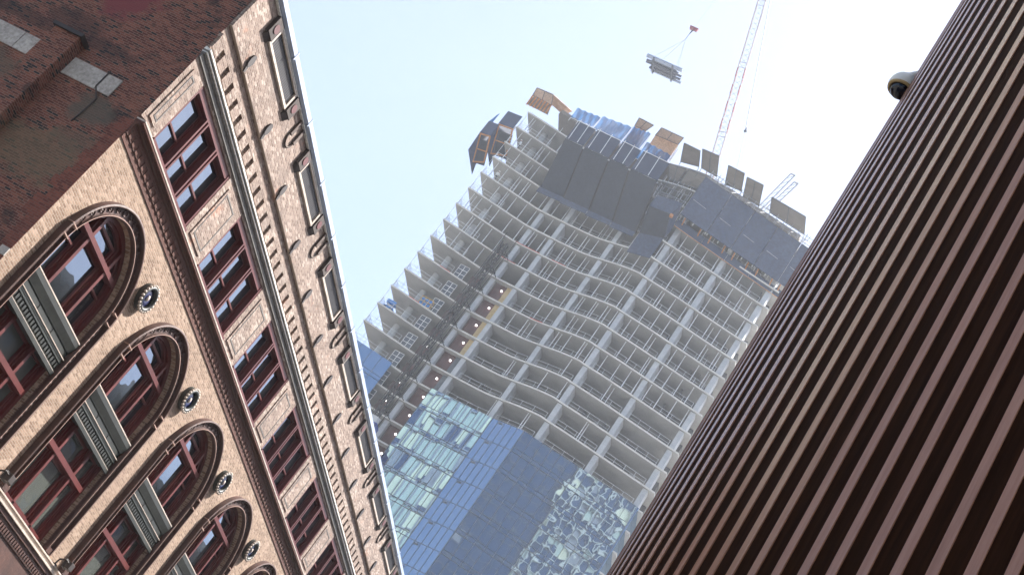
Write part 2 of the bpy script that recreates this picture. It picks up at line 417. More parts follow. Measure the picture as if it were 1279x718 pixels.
# --- string course: corbelled red brick, darkened for shade, under an edge paled as if sunlit
mb = MB(); rng = random.Random(3)
for i, (z0, z1, p) in enumerate(((12.0, 12.12, .02), (12.12, 12.26, .035), (12.26, 12.36, .05), (12.36, 12.42, .10))):
    mb.box(XF - .02, XF + p, Y0 - .001 * i, Y1, z0, z1)
y = Y0 + .1
while y < Y1: mb.box(XF + .0, XF + .05, y, y + .11, 12.121, 12.259); y += .23
mb.box(XF - .02, XF + .175, Y0 - .008, Y1, 12.421, 12.465); mb.cur = 1; mb.box(XF - .02, XF + .185, Y0 - .01, Y1, 12.466, 12.495)
mb.cur = 0; mb.prism([(XF - .02, 12.496), (XF + .17, 12.496), (XF - .02, 12.57)], 'y', Y0, Y1)
bpart(mb, 'string_course', ['red corbel brick', 'pale trim'])
# --- main cornice: steps below the white lips toned dark for their shade
mb = MB()
mb.box(XF - .02, XF + .04, Y0, Y1, 14.2, 14.30); mb.box(XF - .02, XF + .07, Y0 - .01, Y1, 14.301, 14.34)
mb.cur = 1; mb.box(XF - .02, XF + .10, Y0 - .015, Y1, 14.341, 14.362); mb.cur = 0; mb.box(XF - .02, XF + .085, Y0 - .012, Y1, 14.363, 14.402)
mb.cur = 1; mb.box(XF - .02, XF + .13, Y0 - .02, Y1, 14.403, 14.44); mb.prism([(XF - .02, 14.441), (XF + .12, 14.441), (XF - .02, 14.48)], 'y', Y0 - .01, Y1)
bpart(mb, 'cornice', ['cornice stone', 'cornice white'])
# --- dentil band
mb = MB(); y = Y0 + .02
while y < Y1:
    mb.box(XF - .02, XF + .06, y, y + .31, 14.53, 14.79); y += .465
mb.box(XF - .02, XF + .062, Y0 - .002, Y1, 14.791, 14.88)
mb.box(XF - .02, XF + .05, Y0 - .002, Y1, 14.485, 14.529)
bpart(mb, 'dentil_band', 'grey pink brick')
# --- gutter
mb = MB(); prof = [(XF + .06, 16.38), (XF + .16, 16.38), (XF + .21, 16.43), (XF + .21, 16.55), (XF + .18, 16.57), (XF + .06, 16.57)]
y = Y0 - .04; i = 0
while y < Y1:
    mb.prism(prof, 'y', y, min(y + 2.05, Y1)); mb.box(XF + .06, XF + .22, y + 2.05, y + 2.09, 16.372, 16.578); y += 2.095; i += 1
bpart(mb, 'gutter', 'gutter metal')
mb = MB(); mb.box(XF - .02, XF + .14, Y0 - .02, Y1, 16.352, 16.376); bpart(mb, 'gutter_board', 'cornice white')
# --- attic louvred windows
def loc_for(c): return (0, c - Y0, 0)
proto = None
for k in range(NB):
    c = C0 + PB * k
    if k == 0:
        mb = MB(); XA = .075  # local x: 0 = front plane
        hw = .93; z0, z1 = 15.97, 16.31
        for (p, q, r_, s_) in ((-hw - .08, hw + .08, z0 - .06, z0), (-hw - .08, hw + .08, z1, z1 + .035), (-hw - .08, -hw, z0, z1), (hw, hw + .08, z0, z1)):
            mb.box(XA - .01, XA + .055, p, q, r_, s_)
        fr = mb.build('attic_window', 'pale trim', bb, loc=loc_for(c))
        mb = MB(); mb.box(XA - .008, XA + .012, -hw, hw, z0, z1)
        n = 26
        for i in range(n):
            y = -hw + (i + .5) * 2 * hw / n
            mb.box(XA + .005, XA + .02, y - .014, y + .014, z0 + .002, z1 - .002)
        mb.build('louver', 'louver dark', fr)
        # end brackets with scrolled ends and round red bosses
        for s in (-1, 1):
            mb = MB(); y0 = s * (hw + .10); y1 = s * (hw + .42); ya, yb = min(y0, y1), max(y0, y1)
            mb.box(XA - .01, XA + .09, ya, yb, 15.93, 16.35)
            mb.prism([(XA + .0, 15.93), (XA + .08, 15.93), (XA, 15.82)], 'y', ya + .03, yb - .03)
            mb.cur = 1; y0 = s * (hw + .26); mb.tube((XA + .08, y0, 16.14), (XA + .105, y0, 16.14), .10, 14)
            mb.build('bracket', ['bracket stone', 'red paint'], fr)
        proto = fr
    else: dup(proto, None, loc_for(c))
# --- attic pilasters with curled consoles between windows
proto = None
for k in range(1, NB):
    c = C0 + PB * (k - .5)
    if proto is None:
        mb = MB(); XA = .075
        for y in (-.26, .06): mb.box(XA - .01, XA + .055, y, y + .10, 15.95, 16.35)
        pts = [(XA + .02, -.07 + .19 * math.cos(t), 15.93 - .20 * math.sin(t)) for t in [math.pi * i / 8 for i in range(9)]]
        mb.path(pts, .022, 6)
        proto = mb.build('attic_console', 'attic stone', bb, loc=loc_for(c))
    else: dup(proto, None, loc_for(c))
# --- iron wall anchors
proto = None
y = 21.38; i = 0
while y < Y1 - .5:
    if proto is None:
        mb = MB()
        pts = [(.085 * math.cos(t) + .02, 15.36 + .15 * math.sin(t)) for t in [2 * math.pi * i_ / 14 for i_ in range(14)]]
        mb.prism([(y_, z_) for y_, z_ in pts], 'x', .078, .12); mb.prism([(-.02, 15.24), (.07, 15.25), (.10, 15.12), (.05, 15.08)], 'x', .078, .11)
        proto = mb.build('wall_anchor', 'iron', bb, loc=loc_for(y))
    else: dup(proto, None, loc_for(y))
    y += PB / 2
# --- triple square windows
proto = None
for k in range(NB):
    c = C0 + PB * k
    if proto is None:
        mb = MB(); y0 = -WH
        mb.box(-.28, -.012, -WH, -WH + .07, WZ0, WZ1); mb.box(-.28, -.012, WH - .07, WH, WZ0, WZ1)
        mb.box(-.28, -.03, -WH + .07, WH - .07, WZ1 - .14, WZ1); mb.box(-.28, .05, -WH - .03, WH + .03, WZ0 - .06, WZ0 + .03)
        sw = 2 * (WH - .07) / 3
        for i in (1, 2):
            y = -WH + .07 + sw * i
            mb.box(-.28, -.02, y - .085, y - .03, WZ0 + .03, WZ1 - .14); mb.box(-.28, -.02, y + .03, y + .085, WZ0 + .03, WZ1 - .14)
            mb.box(-.28, -.10, y - .03, y + .03, WZ0 + .03, WZ1 - .14)
        fr = mb.build('window', 'red paint', bb, loc=loc_for(c))
        for i in range(3):
            ya = -WH + .07 + sw * i + (.085 if i else 0); yb = -WH + .07 + sw * (i + 1) - (.085 if i < 2 else 0)
            mb = MB(); e = .045; zm = 13.24
            for (p, q, r_, s_) in ((ya, ya + e, WZ0 + .03, WZ1 - .14), (yb - e, yb, WZ0 + .03, WZ1 - .14), (ya + e, yb - e, WZ1 - .14 - e, WZ1 - .14), (ya + e, yb - e, WZ0 + .03, WZ0 + .03 + e * 1.4), (ya + e, yb - e, zm - .02, zm + .02)):
                mb.box(-.2, -.15, p, q, r_, s_)
            mb.build('sash', 'red paint', fr)
            mb = MB(); tl = random.uniform(-.004, .004)
            mb.add([(-.19 + tl, ya, zm), (-.19, yb, zm), (-.19, yb, WZ1 - .14), (-.19 + tl, ya, WZ1 - .14), (-.196, ya, WZ0), (-.196 - tl, yb, WZ0)], [(0, 1, 2, 3), (4, 5, 1, 0)])
            mb.build('pane', 'window glass', fr, recalc=False)
        proto = fr
    else: dup(proto, None, loc_for(c))
# --- arched bays
ZB = 6.72
def arcpts(r, n=NA): return [(-r * math.cos(math.pi * i / n), SP + r * math.sin(math.pi * i / n)) for i in range(n + 1)]
proto = None
for k in range(NB):
    c = C0 + PB * k
    if proto is None:
        # archivolt: moulded band with carved scrolls
        root = None
        steps = [(RI + .0, .07), (RI + .02, .10), (RI + .036, .10), (RI + .042, .04), (RO - .05, .04), (RO - .045, .135), (RO - .028, .145), (RO, .135), (RO, -.01)]
        mb = MB(); secs = []
        def section(fn): secs.append([fn(r, x) for r, x in [(RI, -.02)] + steps])
        section(lambda r, x: (x, -r, ZB)); section(lambda r, x: (x, -r, SP))
        for i in range(1, 2 * NA):
            t = math.pi * i / (2 * NA)
            section(lambda r, x: (x, -r * math.cos(t), SP + r * math.sin(t)))
        section(lambda r, x: (x, r, SP)); section(lambda r, x: (x, r, ZB))
        n = len(secs[0])
        for A, B in zip(secs, secs[1:]):
            for i in range(n - 1):
                mb.cur = 1 if i in (2, 6) else 0; mb.quad(A[i], A[i + 1], B[i + 1], B[i])  # lips paled: the sun's highlight on the moulding put into colour
            mb.cur = 0
        for s in (secs[0], secs[-1]): mb.add(s, [tuple(range(n))])
        # impost blocks with pale edges
        for s in (-1, 1):
            for z in (SP + .06, SP + .30):
                ya, yb = sorted((s * (RI + .02), s * (RO - .01)))
                mb.cur = 1; mb.box(.02, .142, ya, yb, z, z + .022); mb.cur = 0
        # carved scrolls
        rm = (RI + RO) / 2
        for i in range(15):
            t = R(22) + R(136) * i / 14
            cy, cz = -rm * math.cos(t), SP + rm * math.sin(t)
            pts = []
            for j in range(11):
                a = R(-60) + R(330) * j / 10; rr = .082 * (1 - .055 * j)
                pts.append((.05, cy + rr * math.cos(a + t), cz + rr * math.sin(a + t) * 1.0))
            mb.path(pts, .018, 5); mb.sphere((.045, cy, cz), .03, 6, 4)
        # beaded jamb pattern
        for s in (-1, 1):
            z = ZB + .1
            while z < SP - .02:
                mb.sphere((.034, s * rm, z), .046, 6, 4, (.6, 1, 1)); z += .135
        # base blocks
        for s in (-1, 1):
            ya, yb = sorted((s * (RI - .01), s * (RO + .02))); mb.box(-.01, .11, ya, yb, ZB - .02, ZB + .10)
        arch = mb.build('arched_window', ['brown terracotta', 'pale highlight terracotta'], bb, loc=loc_for(c))
        # window frame
        WX = -.12; mb = MB(); ri = RI - .005
        def ring(r1, r2, x0, x1):
            P = arcpts(r1); Q = arcpts(r2)
            P = [(-r1, ZB)] + P + [(r1, ZB)]; Q = [(-r2, ZB)] + Q + [(r2, ZB)]
            for i in range(len(P) - 1):
                mb.hexa([(x0, *P[i]), (x0, *P[i + 1]), (x0, *Q[i + 1]), (x0, *Q[i]), (x1, *P[i]), (x1, *P[i + 1]), (x1, *Q[i + 1]), (x1, *Q[i])])
        ring(ri, ri - .10, WX - .19, WX); ring(ri - .10, ri - .16, WX - .19, WX - .06)
        ZT, ZL = 10.70, 8.06
        for y in (-.56, .56):
            zt = SP + math.sqrt((ri - .1) ** 2 - y * y)
            mb.box(WX - .19, WX + .02, y - .045, y + .045, ZB, 8.70); mb.box(WX - .19, WX + .02, y - .045, y + .045, 9.40, zt)
            mb.box(WX - .19, WX - .05, y - .10, y + .10, ZB, 8.70); mb.box(WX - .19, WX - .05, y - .10, y + .10, 9.40, zt - .02)
        yt = math.sqrt((ri - .1) ** 2 - (ZT - SP) ** 2)
        mb.box(WX - .18, WX + .045, -yt, yt, ZT - .05, ZT + .05)
        mb.box(WX - .18, WX + .045, -ri + .1, ri - .1, ZL - .05, ZL + .06)
        mb.box(WX - .18, WX + .02, -ri + .1, ri - .1, ZB, ZB + .09)
        fr = mb.build('frame', 'red paint', arch)
        # inner sashes
        def sash(y0, y1, z0, z1, e=.055):
            mb = MB()
            for (p, q, r_, s_) in ((y0, y0 + e, z0, z1), (y1 - e, y1, z0, z1), (y0 + e, y1 - e, z0, z0 + e), (y0 + e, y1 - e, z1 - e, z1)):
                mb.box(WX - .15, WX - .08, p, q, r_, s_)
            mb.build('sash', 'red paint', arch)
        sash(-.46, .46, 9.42, ZT - .05); sash(-.46, .46, ZT + .05, 11.10); sash(-.46, .46, ZB + .09, ZL - .05); sash(-.46, .46, ZL + .06, 8.70)
        for s in (-1, 1):
            a, b_ = sorted((s * .66, s * (ri - .16))); sash(a, b_, 9.42, ZT - .35, .04); sash(a, b_, ZB + .09, ZL - .05, .04); sash(a, b_, ZL + .06, 8.70, .04)
        mb = MB()
        P = [(-ri + .15, ZB)] + arcpts(ri - .15) + [(ri - .15, ZB)]
        n = len(P) // 2
        for (y0, y1) in ((-ri + .15, -.56), (-.56, .56), (.56, ri - .15)):
            for z0, z1 in ((ZB, ZL), (ZL, 8.72), (9.38, ZT)):
                mb.cur = 1 if z1 < 9 else 0
                tl = random.uniform(-.012, .012)
                r2 = ri - .15
                if z1 > SP and abs(y0 + y1) > .1:
                    ye = y0 if y0 < 0 else y1; yi = y1 if y0 < 0 else y0
                    pts = [(WX - .14, yi, z0), (WX - .14, ye, z0), (WX - .14, ye, SP)]
                    for q in range(1, 9):
                        z = SP + (z1 - SP) * q / 8; pts.append((WX - .14, math.copysign(math.sqrt(max(r2 * r2 - (z - SP) ** 2, .01)), ye), z))
                    pts.append((WX - .14, yi, z1)); mb.add(pts, [tuple(range(len(pts)))])
                else:
                    mb.quad((WX - .14 + tl, y0, z0), (WX - .14 - tl, y1, z0), (WX - .14 - tl, y1, z1), (WX - .14 + tl, y0, z1))
        r2 = ri - .15; top = [(WX - .14, p[0], p[1]) for p in arcpts(r2) if p[1] > ZT]
        yt2 = math.sqrt(r2 * r2 - (ZT - SP) ** 2)
        top = [(WX - .14, -yt2, ZT)] + top + [(WX - .14, yt2, ZT)]
        mb.cur = 0; mb.add(top, [tuple(range(len(top)))])
        mb.build('pane', ['window glass', 'blind glass'], arch, recalc=False)
        # bronze spandrel between the two storeys
        mb = MB()
        mb.box(-.30, -.02, -RI, RI, 8.70, 9.40)
        mb.box(-.02, .02, -RI + .1, RI - .1, 8.98, 9.02); mb.box(-.02, .05, -RI + .003, RI - .003, 9.34, 9.44)
        mb.prism([(-.021, 9.18), (.0, 9.18), (.05, 9.34), (-.021, 9.34)], 'y', -RI + .003, RI - .003)
        mb.box(-.02, .03, -RI + .003, RI - .003, 8.66, 8.74); mb.box(-.02, .012, -RI + .003, RI - .003, 8.93, 8.978)
        y = -RI + .08
        while y < RI - .1: mb.box(-.021, .006, y, y + .07, 8.80, 8.90); y += .125
        for i in range(3):
            ya = -RI + .12 + i * .83; mb.box(-.021, -.008, ya, ya + .74, 9.06, 9.15)
        mb.cur = 1; mb.box(-.02, .055, -RI + .002, RI - .002, 9.441, 9.465); mb.box(-.02, .035, -RI + .01, RI - .01, 9.021, 9.036); mb.box(-.02, .028, -RI + .01, RI - .01, 8.741, 8.752)
        mb.build('spandrel', ['bronze green panel', 'pale trim'], arch)  # bronze tone darkened to carry the shade on the panel
        # blinds and dim room behind the glass
        mb = MB(); mb.box(-.345, -.335, -RI, RI, ZB, 11.3); mb.build('room_backing', 'dark interior', arch)
        proto = arch
    else: dup(proto, None, loc_for(c))
# --- round medallions
proto = None
for k in range(NB):
    c = C0 + PB * (k + .5) - .1
    if proto is None:
        mb = MB(); ce = (0, 0, 11.18)
        mb.ball_axis(ce, (1, 0, 0), [(.29, -.02), (.29, .11), (.27, .15), (.235, .16), (.205, .14), (.20, .08)], 28)
        mb.cur = 1
        for i in range(22):
            t = 2 * math.pi * i / 22; mb.sphere((.13, .285 * math.cos(t), 11.18 + .285 * math.sin(t)), .035, 6, 4)
        mb.cur = 2; mb.ball_axis(ce, (1, 0, 0), [(.205, .07), (.12, .10), (.09, .095), (.001, .095)], 20)
        mb.cur = 1; mb.sphere((.105, 0, 11.18), .045, 8, 5, (.7, 1, 1.6))
        proto = mb.build('medallion', ['bronze green panel', 'pale trim', 'blue enamel'], bb, loc=loc_for(c), smooth=True)
    else: dup(proto, None, loc_for(c))
# --- ledge and frieze under the arches
mb = MB(); mb.box(XF - .02, XF + .17, Y0 - .01, Y1, 6.52, 6.56); mb.box(XF - .02, XF + .11, Y0, Y1, 6.561, 6.64); mb.box(XF - .02, XF + .14, Y0, Y1, 6.641, 6.67); mb.prism([(XF - .02, 6.671), (XF + .13, 6.671), (XF - .02, 6.72)], 'y', Y0, Y1)
mb.cur = 1; mb.box(XF - .02, XF + .13, Y0, Y1, 6.42, 6.519); mb.box(XF - .02, XF + .09, Y0, Y1, 6.20, 6.419)
y = Y0 + .05
while y < Y1: mb.box(XF + .05, XF + .11, y, y + .06, 6.24, 6.34); y += .12
mb.box(XF - .02, XF + .06, Y0, Y1, 5.2, 6.199)
bpart(mb, 'ledge', ['pale trim', 'brown terracotta'])
mb = MB(); mb.box(XF - .02, XF + .03, Y0, Y1, 4.5, 5.199); mb.box(XF - .5, XF - .3, Y0 + .01, Y1, 0, 4.5)
y = Y0
while y < Y1: mb.box(XF - .31, XF + .04, y, y + .7, 0, 4.499); y += PB
bpart(mb, 'shopfront', 'brown terracotta')
# --- shaded side wall
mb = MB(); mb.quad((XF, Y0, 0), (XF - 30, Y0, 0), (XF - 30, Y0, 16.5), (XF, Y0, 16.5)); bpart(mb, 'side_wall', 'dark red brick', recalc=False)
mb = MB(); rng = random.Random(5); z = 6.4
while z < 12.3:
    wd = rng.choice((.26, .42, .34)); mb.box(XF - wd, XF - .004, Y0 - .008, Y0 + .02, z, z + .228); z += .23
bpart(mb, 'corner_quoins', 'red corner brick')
mb = MB(); mb.box(XF - 30, XF - .02, Y1 - .3, Y1, 0, 16.5); mb.box(XF - 30, XF - 29.7, Y0 + .02, Y1 - .3, 0, 16.5); mb.box(XF - 29.7, XF - .02, Y0 + .02, Y1 - .3, 16.2, 16.45)
bpart(mb, 'rear_wall', 'roof dark')
mb = MB(); mb.box(-17.53, -16.94, Y0 - .30, Y0, 0, 13.25); bpart(mb, 'side_pilaster', 'dark red brick')
mb = MB(); mb.box(-17.58, -16.88, Y0 - .36, Y0, 13.251, 13.33); bpart(mb, 'pilaster_cap', 'iron')
for x0, x1 in ((-18.80, -18.13), (-18.115, -17.545), (-16.92, -16.13), (-16.115, -15.78)):
    mb = MB(); mb.box(x0, x1, Y0 - .03, Y0, 12.58, 13.0); bpart(mb, 'stone_block', 'concrete stone', bevel=.012)
mb = MB(); mb.box(-15.17, -15.0, Y0 - .03, Y0, 8.98, 9.14); bpart(mb, 'stone_block', 'concrete stone')
mb = MB(); mb.path([(-16.12, Y0 - .04, 13.06), (-16.12, Y0 - .04, 12.65), (-15.93, Y0 - .02, 12.42), (-15.95, Y0 - .02, 12.0), (-15.98, Y0 - .02, 11.8)], .014, 6); bpart(mb, 'cable', 'iron')
# --- black floodlights on the ledge
k = 0
for lab in ('black floodlight on the pale ledge beside the nearest arched bay', 'black floodlight on the pale ledge between second and third arched bays'):
    y = C0 + PB * (k + .5) + .05
    t = thing('floodlight', lab, 'lamp', (XF, y, 6.69), 'floodlights on the ledge')
    MB().path([(.05, 0, 0), (.08, 0, .16), (.22, -.02, .22), (.30, .02, .18)], .02, 6).build('arm', 'iron', t)
    MB().box(.20, .36, .02, .22, .08, .24).box(.18, .22, .0, .24, .06, .26).build('lamp_head', 'iron', t, bevel=.01)
    MB().box(.02, .10, -.06, .06, -.03, .03).build('base', 'iron', t)
    k += 1

# ================================================================== SLATTED BUILDING (rounded corner)
D = 14.0; ca = R(19.71); RC = .4949 * D; SIL = R(-9.95); cc = Vector((D * math.sin(ca), D * math.cos(ca), 0))
n0 = Vector((-math.cos(SIL), math.sin(SIL), 0)); n1 = Vector((-math.sin(SIL), -math.cos(SIL), 0))
sb = thing('slatted_building', 'round cornered building clad in dark brown wood with pinkish vertical slats', 'building', tuple(cc))
STEP = R(1.93854); T0 = R(10.034)
def cp(psi, r, z): v = (n0 * math.cos(psi) + n1 * math.sin(psi)) * r; return (v.x, v.y, z)
mb = MB(); HS = 30
for k in range(-44, 80):
    p = T0 + k * STEP; h = STEP * .165
    a, b_, c, d = cp(p - h, RC - .10, 0), cp(p - h, RC, 0), cp(p + h, RC, 0), cp(p + h, RC - .10, 0)
    up = lambda q: (q[0], q[1], HS)
    mb.hexa([a, b_, c, d, up(a), up(b_), up(c), up(d)])
mb.build('slats', 'rosewood slat', sb)
mb = MB()
for k in range(-44, 80):
    p = T0 + (k + .5) * STEP; h = STEP * .335
    a, b_, c, d = cp(p - h, RC - .13, 0), cp(p - h, RC - .010, 0), cp(p + h, RC - .010, 0), cp(p + h, RC - .13, 0)
    mb.hexa([a, b_, c, d, (*a[:2], HS), (*b_[:2], HS), (*c[:2], HS), (*d[:2], HS)])
mb.build('backing_panels', 'dark wood panel', sb)  # brown wood darkened to carry the shade of the shallow gaps
mb = MB(); pts = [cp(R(i), RC - .14, 0)[:2] for i in range(0, 360, 4)]; mb.prism(pts, 'z', 0, HS - .05); mb.build('wall', 'dark wood panel', sb)
# dome camera on the wall
dc = Vector((-2.155, 11.99, 12.62))
inn = Vector((cc.x - dc.x, cc.y - dc.y, 0)).normalized()
t = thing('security_camera', 'grey dome security camera on the edge of the slatted wall', 'camera', tuple(dc))
mb = MB(); mb.ball_axis((0, 0, 0), (0, 0, 1), [(.150, -.03), (.158, .0), (.155, .05), (.135, .10), (.10, .14), (.06, .165), (.04, .19), (.001, .195)], 24); mb.build('housing', 'dome housing', t, smooth=True)
mb = MB(); mb.ball_axis((0, 0, 0), (0, 0, 1), [(.112, -.02), (.109, -.06), (.095, -.095), (.065, -.122), (.03, -.134), (.001, -.136)], 24); mb.build('dome', 'dome black', t, smooth=True)
mb = MB(); mb.ball_axis((0, 0, 0), (0, 0, 1), [(.150, -.031), (.146, -.045), (.118, -.05), (.114, -.02)], 24); mb.build('trim_ring', 'yellow plywood', t, smooth=True)
mb = MB(); mb.tube((0, 0, .17), tuple(inn * .16 + Vector((0, 0, .34))), .05, 12, .06); mb.tube(tuple(inn * .16 + Vector((0, 0, .34))), tuple(inn * .55 + Vector((0, 0, .36))), .06, 12); mb.build('mount_arm', 'dome housing', t, smooth=False)

# ================================================================== TOWER UNDER CONSTRUCTION
PITCHF = 3.28
def zf(k): return 90 + PITCHF * k - .14            # slab centre
EDGE = [(-75.94, 168.85), (-73.48, 169.35), (-70.2, 170.2), (-67.27, 170.95), (-65.9, 171.2), (-62.86, 171.28), (-59.5, 171.28), (-56.6, 171.15), (-53.84, 170.52), (-51.6, 169.9), (-49.6, 169.5), (-48.4, 169.36), (-47.7, 169.36), (-47.0, 169.6), (-44.05, 170.2), (-41.53, 170.8), (-39.22, 171.4), (-36.9, 172.0), (-33.5, 172.9), (-30.7, 173.6)]
def ey(x):
    for (a, b_), (c, d) in zip(EDGE, EDGE[1:]):
        if a <= x <= c: return b_ + (d - b_) * (x - a) / (c - a)
    return EDGE[0][1] if x < EDGE[0][0] else EDGE[-1][1]
def sm(n=5):
    pts = []
    for i, (p, q) in enumerate(zip(EDGE, EDGE[1:])):
        p0 = EDGE[max(i - 1, 0)]; q1 = EDGE[min(i + 2, len(EDGE) - 1)]
        for j in range(n):
            t = j / n
            f = lambda a, b_, c, d: .5 * ((2 * b_) + (-a + c) * t + (2 * a - 5 * b_ + 4 * c - d) * t * t + (-a + 3 * b_ - 3 * c + d) * t ** 3)
            pts.append((f(p0[0], p[0], q[0], q1[0]), f(p0[1], p[1], q[1], q1[1])))
    pts.append(EDGE[-1]); return pts
PLAN = sm(3)
YB = 196.0
def TW(Xa, Za, y):
    """elevation coordinates read on the plane y = 170, carried to depth y"""
    return (Xa * y / 170, y, 1.7 + (Za - 1.7) * y / 170)
tw = thing('construction_tower', 'tall unfinished concrete tower with bare wavy floor slabs above blue curtain glass', 'building', (-53, 180, 0))
def tpart(mb, name, mats, parent=None, **k):
    for i, v in enumerate(mb.v): mb.v[i] = (v[0] + 53, v[1] - 180, v[2])
    return mb.build(name, mats, parent or tw, **k)
KTOP = 10; KB = -27
# floor slabs
for k in range(-27, KTOP + 1):
    mb = MB(); x0 = -75.94; xr = -30.7
    outline = PLAN + [(-30.6, YB), (-75.0, YB)]
    if k >= 9: outline = PLAN[:] + [(-30.6, YB), (-75.0, YB)]
    mb.prism(outline, 'z', zf(k) - .10, zf(k) + .14)
    # balcony lip on the right-hand side
    if k <= 4: mb.prism([(-30.59, 174.6), (-29.1, 174.9), (-29.1, 183), (-30.59, 183)], 'z', zf(k) - .13, zf(k) + .10)
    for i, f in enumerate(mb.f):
        if len(f) == 4 and all(mb.v[q][1] < 175 for q in f): mb.mi[i] = 1      # front edge paled, standing in for skylight on it
    tpart(mb, 'floor_slab', ['slab concrete', 'skylit edge concrete'])
# wall columns
for cx, wd, dp, off in ((-65.45, .66, 1.3, .35), (-61.9, .66, 2.6, .22), (-53.95, .66, 2.6, .22), (-46.8, .70, 2.6, .22), (-39.35, .70, 2.4, .25), (-31.95, .74, 1.6, .3)):
    mb = MB(); y = ey(cx) + off
    for k in range(-27, KTOP + 1):
        if k == KTOP: break
        mb.box(cx - wd / 2, cx + wd / 2, y, y + dp, zf(k) + .14, zf(k + 1) - .14)
    tpart(mb, 'column', 'column concrete')
for cx, cy in ((-72.85, 172.2), (-72.6, 180.5), (-68.6, 178.6), (-57.5, 177.0), (-50.3, 176.4), (-43.0, 177.0), (-35.5, 179.0)):
    mb = MB()
    for k in range(-6 if cx < -70 else -5, KTOP):
        mb.tube((cx, cy, zf(k) + .14), (cx, cy, zf(k + 1) - .14), .48, 14)
    tpart(mb, 'round_column', 'column concrete')
# inner walls
rng = random.Random(11)
mb = MB()
for k in range(-6, KTOP):
    z0, z1 = zf(k) + .14, zf(k + 1) - .14
    x = -70.8
    while x < -32:
        wdt = rng.uniform(1.2, 4.2)
        if rng.random() < .78: mb.box(x, min(x + wdt, -31.5), 176.8 + rng.uniform(0, 1.8), 178.9, z0, z1)
        if rng.random() < .35: mb.box(x, x + .2, 175.2, 176.7, z0, z1)
        x += wdt
tpart(mb, 'inner_wall', 'dark interior')
mb = MB(); mb.box(-66, -40, 184, 194, 0, zf(KTOP) + 6); tpart(mb, 'core', 'dark interior')
# guard rails, one run per floor
for k in range(-4, KTOP):
    z = zf(k) + .14; rng = random.Random(k + 50)
    def run(x0, x1, off):
        mb = MB(); pts = []
        n = max(2, int((x1 - x0) / 1.5)); 
        for i in range(n + 1):
            x = x0 + (x1 - x0) * i / n; y = ey(x) + off; pts.append((x, y))
            mb.tube((x, y, z), (x, y, z + 1.12), .028, 5)
        for (a, b_), (c, d) in zip(pts, pts[1:]):
            for h in (.55, 1.08): mb.tube((a, b_, z + h), (c, d, z + h), .026, 4)
        tpart(mb, 'guard_rail', 'galvanised steel')
    run(-75.7, -70.6, .15); run(-61.2, -54.6, .55); run(-53.3, -47.5, .55); run(-46.1, -40, .55); run(-38.7, -32.6, .55)
    # left end of the slab
    mb = MB(); pts = [(-75.8, 169.1 + 1.1 * i) for i in range(7)]
    for a, b_ in pts: mb.tube((a, b_, z), (a, b_, z + 1.15), .028, 5)
    for (a, b_), (c, d) in zip(pts, pts[1:]):
        for h in (.4, .75, 1.1): mb.tube((a, b_, z + h), (c, d, z + h), .02, 4)
    for y_ in (169.15, 172.0): mb.tube((-75.86, y_, z), (-75.86, y_, z + 3.0), .03, 5)
    tpart(mb, 'guard_rail', 'galvanised steel')
    mb = MB()
    mb.quad((-75.84, 169.2, z + .05), (-75.84, 175.5, z + .05), (-75.84, 175.5, z + 1.3), (-75.84, 169.2, z + 1.3))
    if k < 5: tpart(mb, 'edge_net', 'pale net', recalc=False)
# shoring props between slabs
props = []
for k in range(9, -5, -1):
    rng = random.Random(k + 90); z0, z1 = zf(k) + .14, zf(k + 1) - .14
    x = -74.8
    while x < -31.4:
        full = k >= 2 or (k >= 0 and x > -60 and x < -46) or (k >= 0 and x > -46)
        near = any(abs(x - c) < .6 for c in (-65.45, -61.9, -53.95, -46.8, -39.35, -31.95))
        if not near and not (-68.2 < x < -62.4 and k < 3):
            if full or (x > -61 and rng.random() < .22):
                props.append((x, ey(x) + rng.uniform(.3, .5), z0, z1))
                if rng.random() < .3: props.append((x + rng.uniform(.25, .5), ey(x) + rng.uniform(.5, 1.3), z0, z1))
        x += rng.uniform(1.25, 2.2) if full else rng.uniform(2.0, 3.2)
for p in props[:0]: pass
vis = sorted(props, key=lambda p: p[2])
for x, y, z0, z1 in vis[:100]:
    mb = MB(); mb.tube((x, y, z0), (x, y, z0 + 1.7), .065, 6); mb.tube((x, y, z0 + 1.7), (x, y, z1), .05, 6); mb.box(x - .09, x + .09, y - .09, y + .09, z1 - .02, z1 - .002)
    tpart(mb, 'shoring_prop', 'galvanised steel')
mb = MB()
for x, y, z0, z1 in vis[100:]:
    mb.tube((x, y, z0), (x, y, z0 + 1.7), .065, 6); mb.tube((x, y, z0 + 1.7), (x, y, z1), .05, 6)
o = tpart(mb, 'shoring_prop', 'galvanised steel'); o['kind'] = 'stuff'
